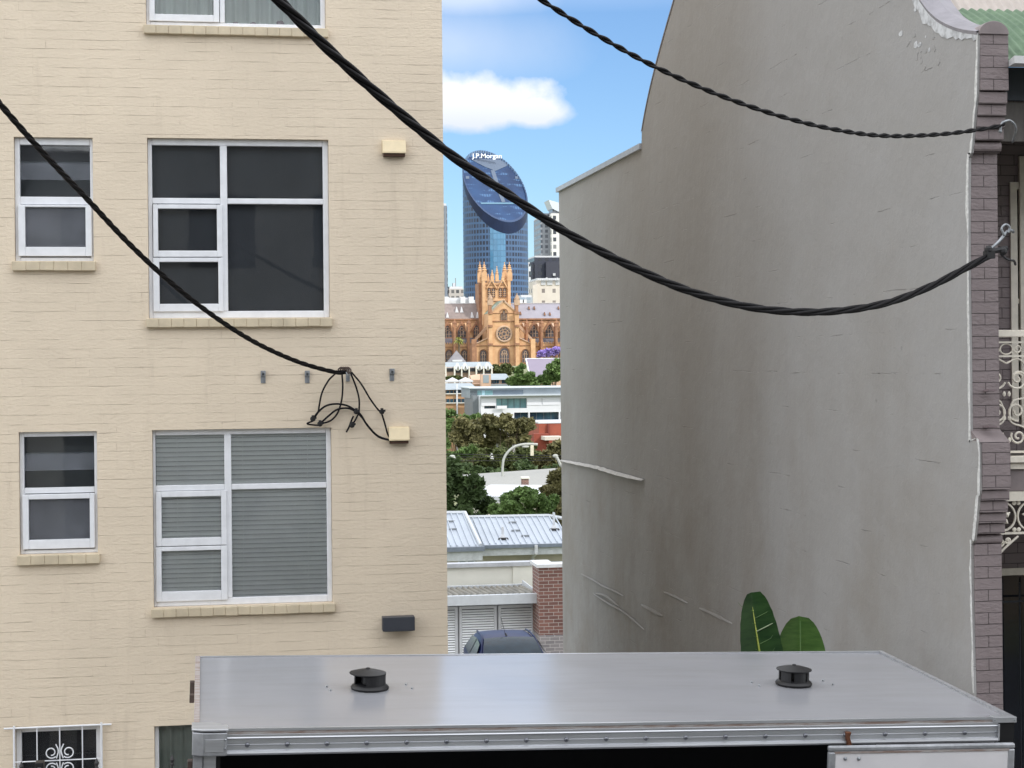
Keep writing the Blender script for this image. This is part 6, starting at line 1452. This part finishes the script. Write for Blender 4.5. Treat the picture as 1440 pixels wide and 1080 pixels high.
# crown screen behind the lettering
cs_ = MB(); n_ = 36; a0, a1 = R(8), R(172)
for i in range(n_):
    for (q_, w_) in ((a0+(a1-a0)*i/n_, .5),):
        x, y = rx*math.cos(q_), ry*math.sin(q_); z = cut(x, y); h = 5.2*math.sin(math.pi*(i+.5)/n_)**.5
        cs_.tube([(cx+x*.99,cy+y*.99,z-3.5),(cx+x*.99,cy+y*.99,z+.4)], .42, 4)
cs_.build('crown_fins', mat('pale blue fin', rgb(112,140,172), .4), jt)
def onslope(zx, zy, lift=.25):   # point on the sloping roof seen at zoom pixel
    r_ = ray(615+zx/4.908, 180+zy/4.908); lo, hi = 900, 1300
    for _ in range(50):
        m_ = (lo+hi)/2; q = CAM+r_*(m_/r_.y)
        if q.z > cut(q.x-cx, q.y-cy)-1.2+lift: lo = m_
        else: hi = m_
    return CAM+r_*(lo/r_.y)
def onslope2(zx, zy, lift=.35):
    r_ = ray(615+zx/4.908, 180+zy/4.908); best = None
    # plane: z = a + gx*x + gy*y
    z00 = cut(0, 0); gx_ = cut(1, 0)-z00; gy_ = cut(0, 1)-z00; d = r_
    t = ((z00-1.2+lift)-gx_*cx-gy_*cy-EZ)/(d.z-gx_*d.x-gy_*d.y); return CAM+d*t
mlg = mat('light grey roof panel', rgb(80,94,114), .5, var=.08)
def spoly(pts, nm, m, lift=.35): return MB().prism([onslope2(x, y, lift) for x, y in pts], (0,.2,-.15)).build(nm, m, jt)
spoly([(240,222),(300,214),(430,218),(482,245),(478,262),(400,296),(375,285),(330,268),(285,245)], 'roof_panel', mlg)
spoly([(368,290),(395,290),(430,400),(470,510),(445,512),(408,420)], 'roof_spine', mlg)
spoly([(298,514),(600,514),(598,524),(302,524)], 'roof_walkway', mat('pale teal walkway', rgb(86,122,144), .4))
for x0_ in (196, 538): spoly([(x0_,332),(x0_+24,332),(x0_+24,350),(x0_,350)], 'roof_hatch', mlg)
# bright stripe down the front: reflected light put in as lighter glazing
bay = MB(); BA = [R(252), R(258), R(264), R(270), R(276), R(279)]
for i in range(len(BA)-1):
    p_ = [(rx*1.008*math.cos(a), ry*1.008*math.sin(a)) for a in BA[i:i+2]]
    zt_ = [cut(*q_)-7.6 for q_ in p_]
    bay.add([(cx+p_[0][0],cy+p_[0][1],gzj),(cx+p_[1][0],cy+p_[1][1],gzj),(cx+p_[1][0],cy+p_[1][1],zt_[1]),(cx+p_[0][0],cy+p_[0][1],zt_[0])], [(0,1,2,3)])
bay.build('reflection_stripe', gridmat('light blue reflection glass', rgb(70,112,144), rgb(84,132,168), 2.2, 3.75, .9, .88, 0, .08, .8), jt)
# lettering
def text(s, size, M_, m, par, nm='lettering', ext=.15, font=None, off=.0):
    cu = bpy.data.curves.new(nm, 'FONT'); cu.body = s; cu.size = size; cu.extrude = ext; cu.offset = off; cu.align_x = 'CENTER'
    ob = bpy.data.objects.new(nm, cu); COL.objects.link(ob); dg = bpy.context.evaluated_depsgraph_get(); me = bpy.data.meshes.new_from_object(ob.evaluated_get(dg))
    bpy.data.objects.remove(ob); me.transform(M_); o = bpy.data.objects.new(nm, me); COL.objects.link(o); me.materials.clear(); me.materials.append(m); o.parent = par; return o
lc = onslope2(338, 213, .6)+Vector((0,-4,0)); wpx = (435-225)/4.908*(YJ+30)/F
off = Vector(jt.location)
Mt = Matrix.Translation(lc-off)@Matrix.Rotation(R(90), 4, 'X')
lt2 = text('J.P.Morgan', 4.4, Mt, mat('white sign letters', rgb(240,244,248), .5, var=.01), jt, ext=.4, off=.06)
bb_ = [v.co.x for v in lt2.data.vertices]; k_ = wpx/(max(bb_)-min(bb_)); mid = (max(bb_)+min(bb_))/2
for v in lt2.data.vertices: v.co.x = mid+(v.co.x-mid)*k_
# neighbours
def tower(name, label, px, Y, depth, m, parts=(), group='city towers', zlo=-2):
    a = px3(*px, Y); t = thing(name, label, 'tower', ((a[0]+a[1])/2, Y, zlo), group); MB().box(a[0], a[1], Y, Y+depth, zlo, a[3]).build('wall', m, t)
    MB().box(a[0]+.5, a[1]-.5, Y+.5, Y+depth-.5, a[3], a[3]+1.2).build('roof_plant', m_pale, t); return t, a
g1 = gridmat('grey tower grid', rgb(138,142,150), rgb(48,54,66), 4.2, 4.0, .55, .6); g2 = gridmat('white tower grid', rgb(214,214,210), rgb(44,50,60), 5.0, 5.6, .5, .55)
g3 = gridmat('dark tower grid', rgb(52,56,70), rgb(30,33,44), 5, 5, .6, .5, vary=.3); g4 = gridmat('pale stone grid', rgb(206,198,188), rgb(120,112,108), 6.5, 7, .3, .35, vary=.2)
t, a = tower('office_tower', 'pale grey office tower with a slanted glass cap right of the oval blue tower', (760.5,788,306,420), 1300, 30, g1)
b_ = px3(776, 800, 300, 420, 1294); MB().box(b_[0], b_[1], 1294, 1310, -2, b_[3]).build('front_wing', g2, t)
p0, p1, p2 = P(771.5,281,1294), P(790,286,1294), P(776.5,293,1294); p3 = P(790,300,1294)
MB().prism([p0, p1, p3, p2], (0,20,0)).build('slanted_cap', mat('pale cap', rgb(196,204,214), .4), t)
b_ = px3(777, 800, 292, 300, 1296); MB().box(b_[0], b_[1], 1296, 1312, b_[2]-3, b_[3]).build('crown_wall', g1, t)
b_ = px3(761, 777, 300, 307, 1302); MB().box(b_[0]+2, b_[1], 1302, 1320, b_[2], b_[3]).build('upper_wall', g1, t)
t, a = tower('office_tower', 'dark blue grey office block stepping down right of the oval tower', (752,800,362,440), 1200, 30, g3)
b_ = px3(747, 753, 370, 440, 1201); MB().box(b_[0], b_[1], 1201, 1225, -2, b_[3]).build('side_step', g3, t)
b_ = px3(768, 786, 368, 394, 1197); MB().box(b_[0], b_[1], 1197, 1199.9, -2, b_[3]).build('front_block', mat('dark plain wall', rgb(58,60,72), .7), t)
q = P(779.5, 386, 1196); MB().box(q.x-.9, q.x+.9, 1196, 1196.8, q.z-.9, q.z+.9).build('roof_light', mw, t)
t, a = tower('office_tower', 'narrow white tower with black windows between the oval tower and the dark block', (741.5,746.5,371,440), 1180, 14, gridmat('narrow white grid', rgb(214,218,222), rgb(30,34,44), 4, 7.5, .6, .55, vary=.1))
t, a = tower('stone_building', 'cream stone building with flat roof behind the right end of the cathedral', (754,800,394,450), 1000, 25, g4)
b_ = px3(749.5, 756, 401, 450, 996); MB().box(b_[0], b_[1], 996, 1010, -2, b_[3]).build('side_wing', g4, t)
mb = MB()
for x in range(757, 790, 3): q = P(x, 393, 998); mb.box(q.x-.4, q.x+.4, 998, 999, q.z-.5, q.z+1.2*random.random())
mb.build('roof_units', m_pale, t)
for x_, w_ in ((764,1.3),(773,1.6),(784,1.2)):
    q = P(x_, 398, 999.8); MB().box(q.x-w_, q.x+w_, 999.5, 999.95, q.z-1.2, q.z+1.6).build('roof_tank', mw, t)
tower('office_tower', 'dark grey office tower edge just showing beside the cream wall', (560,629.5,289,440), 900, 30, gridmat('edge grid', rgb(120,128,138), rgb(52,58,68), 3.2, 3.4, .6, .6))
t, a = tower('flat_roofed_building', 'pale low building with an aerial mast between the cream wall and the oval tower', (631,652,406,440), 900, 18, gridmat('low pale grid', rgb(176,170,164), rgb(56,58,62), 2.6, 3.2, .62, .55), group='low roofs behind the cathedral')
b_ = px3(637, 641, 398, 407, 905); MB().box(b_[0], b_[1], 905, 908, b_[2], b_[3]).build('lift_room', m_pale, t); q = P(640.7, 404, 905); MB().tube([q, P(640.7, 391, 905)], .22, 5).build('mast', m_galv, t)
t, a = tower('flat_roofed_building', 'long pale grey parapet roof showing above the left cathedral slate', (560,668,422,440), 860, 12, m_pale, group='low roofs behind the cathedral')
for x_ in (651, 663, 628): q = P(x_, 421, 858); MB().box(q.x-1.2, q.x+1.2, 858, 861, q.z-2, q.z+1.4).build('roof_unit', mo, t)
t, a = tower('flat_roofed_building', 'pale glassy low roof between the tower pinnacles and the right slate roof', (732,749,418,440), 870, 12, gridmat('glassy low grid', rgb(160,168,176), rgb(120,140,156), 3, 4, .7, .7), group='low roofs behind the cathedral')
for x_ in (734, 738): q = P(x_, 424, 868); MB().box(q.x-1, q.x+1, 868, 869.5, q.z-2, q.z+1).build('roof_unit', mo, t)

# ---------------------------------------------------------------- light, sky, cloud
SUN = Vector((.62, -.58, .62)).normalized()
el = math.asin(SUN.z); az = math.atan2(SUN.x, SUN.y)
sun = bpy.data.lights.new('sun', 'SUN'); sun.energy = SUN_E; sun.angle = R(.5); sun.color = (1, .95, .88)
so = bpy.data.objects.new('sun', sun); COL.objects.link(so); so.rotation_euler = (-SUN).to_track_quat('-Z', 'Y').to_euler()
w = bpy.data.worlds.new('World'); sc.world = w; w.use_nodes = True; n, l = w.node_tree.nodes, w.node_tree.links; n.clear()
out = n.new('ShaderNodeOutputWorld'); bg = n.new('ShaderNodeBackground'); sky = n.new('ShaderNodeTexSky'); sky.sky_type = 'NISHITA'; sky.sun_disc = False
sky.sun_elevation = el; sky.sun_rotation = az; sky.air_density = 1.0; sky.dust_density = .3; sky.ozone_density = 2.5; sky.altitude = 50
tc = n.new('ShaderNodeTexCoord'); sp = n.new('ShaderNodeSeparateXYZ'); l.new(tc.outputs['Generated'], sp.inputs[0])
dx, dy, dz = sp.outputs
yy = mth(n, l, 'MAXIMUM', dy, .001); u = mth(n, l, 'DIVIDE', dx, yy); v = mth(n, l, 'DIVIDE', dz, yy)
def uvof(x, y): r_ = ray(x, y); return r_.x/r_.y, r_.z/r_.y
cb = n.new('ShaderNodeCombineXYZ'); l.new(u, cb.inputs[0]); l.new(v, cb.inputs[1])
fine = noisef(n, l, cb.outputs[0], 34, 6, .55); 
def blob(px, py, rx_, ry_, soft, amp, flat=None):
    u0, v0 = uvof(px, py); a = mth(n, l, 'DIVIDE', mth(n, l, 'SUBTRACT', u, u0), rx_/F); b_ = mth(n, l, 'DIVIDE', mth(n, l, 'SUBTRACT', v, v0), ry_/F)
    if flat: # flatter underside
        b_ = mth(n, l, 'MULTIPLY', b_, mth(n, l, 'ADD', 1, mth(n, l, 'MULTIPLY', mth(n, l, 'LESS_THAN', b_, 0), flat)))
    d = mth(n, l, 'SQRT', mth(n, l, 'ADD', mth(n, l, 'MULTIPLY', a, a), mth(n, l, 'MULTIPLY', b_, b_)))
    d = mth(n, l, 'ADD', d, mth(n, l, 'MULTIPLY', mth(n, l, 'SUBTRACT', fine, .5), amp)); return ramp(n, l, d, 1+soft, 1-soft)
c1 = blob(650, 150, 132, 48, .22, 1.15, .55); c1b = blob(740, 158, 62, 28, .28, 1.1, .4); c2_ = blob(600, 62, 150, 42, .75, .5); c3_ = blob(640, -10, 100, 30, .6, .6); c4_ = blob(860, 175, 30, 8, .9, .6)
m1 = mth(n, l, 'MAXIMUM', c1, c1b); front = mth(n, l, 'GREATER_THAN', dy, .2)
thin_ = mth(n, l, 'MAXIMUM', mth(n, l, 'MULTIPLY', c2_, .36), mth(n, l, 'MULTIPLY', c3_, .42)); 
m1 = mth(n, l, 'MULTIPLY', mth(n, l, 'MAXIMUM', mth(n, l, 'MULTIPLY', m1, .97), thin_), front)
# broken cloud over the rest of the sky
zz = mth(n, l, 'ADD', mth(n, l, 'MAXIMUM', dz, 0), .12); pu = mth(n, l, 'DIVIDE', dx, zz); pv = mth(n, l, 'DIVIDE', dy, zz); cb2 = n.new('ShaderNodeCombineXYZ'); l.new(pu, cb2.inputs[0]); l.new(pv, cb2.inputs[1])
cov = ramp(n, l, noisef(n, l, cb2.outputs[0], .9, 7, .6), .30, .46)
away = mth(n, l, 'MAXIMUM', ramp(n, l, dz, .20, .36), ramp(n, l, dy, .75, .4)); cov = mth(n, l, 'MULTIPLY', mth(n, l, 'MULTIPLY', cov, away), ramp(n, l, dz, 0, .06))
m_all = mth(n, l, 'MAXIMUM', m1, mth(n, l, 'MULTIPLY', cov, .9))
shade = ramp(n, l, noisef(n, l, cb.outputs[0], 20, 4), .3, .7)
# underside of the cumulus a little greyer than its top
u0, v0 = uvof(650, 172); under = ramp(n, l, mth(n, l, 'SUBTRACT', v, v0), -22/F, 40/F)
ccol = mixc(n, l, under, (CL*.66, CL*.72, CL*.85, 1), (CL*.95, CL*.96, CL, 1))
ccol = mixc(n, l, mth(n, l, 'MULTIPLY', shade, .12), ccol, (CL*.8, CL*.84, CL*.92, 1))
tint = mixc(n, l, 1.0, sky.outputs[0], (SKT[0], SKT[1], SKT[2], 1), 'MULTIPLY')
ccol2 = mixc(n, l, ramp(n, l, noisef(n, l, cb2.outputs[0], 2.1, 5), .3, .7), (CL2*.62, CL2*.65, CL2*.70, 1), (CL2, CL2, CL2, 1))
fin = mixc(n, l, mth(n, l, 'MULTIPLY', cov, .92), mixc(n, l, m1, tint, ccol), ccol2); l.new(fin, bg.inputs['Color']); bg.inputs['Strength'].default_value = SKY_E; l.new(bg.outputs[0], out.inputs[0])
# the cumulus cloud that shades the street
cc_ = Vector((0, 24, 4))+SUN*620
m = bpy.data.materials.new('cloud vapour'); m.use_nodes = True; n, l = nt(m); n.clear(); o = n.new('ShaderNodeOutputMaterial'); a_ = n.new('ShaderNodeBsdfDiffuse'); t_ = n.new('ShaderNodeBsdfTranslucent'); x_ = n.new('ShaderNodeMixShader')
a_.inputs[0].default_value = (.9,.9,.9,1); t_.inputs[0].default_value = (.95,.95,.95,1); x_.inputs[0].default_value = .6; l.new(a_.outputs[0], x_.inputs[1]); l.new(t_.outputs[0], x_.inputs[2]); l.new(x_.outputs[0], o.inputs[0])
cld = MB(); rnd = random.Random(3)
bm = bmesh.new(); bmesh.ops.create_icosphere(bm, subdivisions=5, radius=1)
for v_ in bm.verts:
    d = v_.co.normalized(); k_ = 1+.22*noise.noise(d*2.2)+.12*noise.noise(d*5)+.05*noise.noise(d*11); v_.co = Vector((d.x*72*k_, d.y*72*k_, d.z*(42 if d.z > 0 else 26)*k_))
me = bpy.data.meshes.new('cloud'); bm.to_mesh(me); bm.free(); me.materials.append(m)
for p_ in me.polygons: p_.use_smooth = True
co = bpy.data.objects.new('cloud', me); COL.objects.link(co); co.location = cc_; struct(co)
sc.render.engine = 'CYCLES'; sc.cycles.max_bounces = 8; sc.cycles.transparent_max_bounces = 16; sc.cycles.use_denoising = True; sc.cycles.caustics_reflective = False; sc.cycles.caustics_refractive = False; sc.cycles.sample_clamp_indirect = 6
sc.view_settings.view_transform = 'Standard'; sc.view_settings.look = 'None'; sc.view_settings.gamma = 1; sc.view_settings.exposure = EXPO
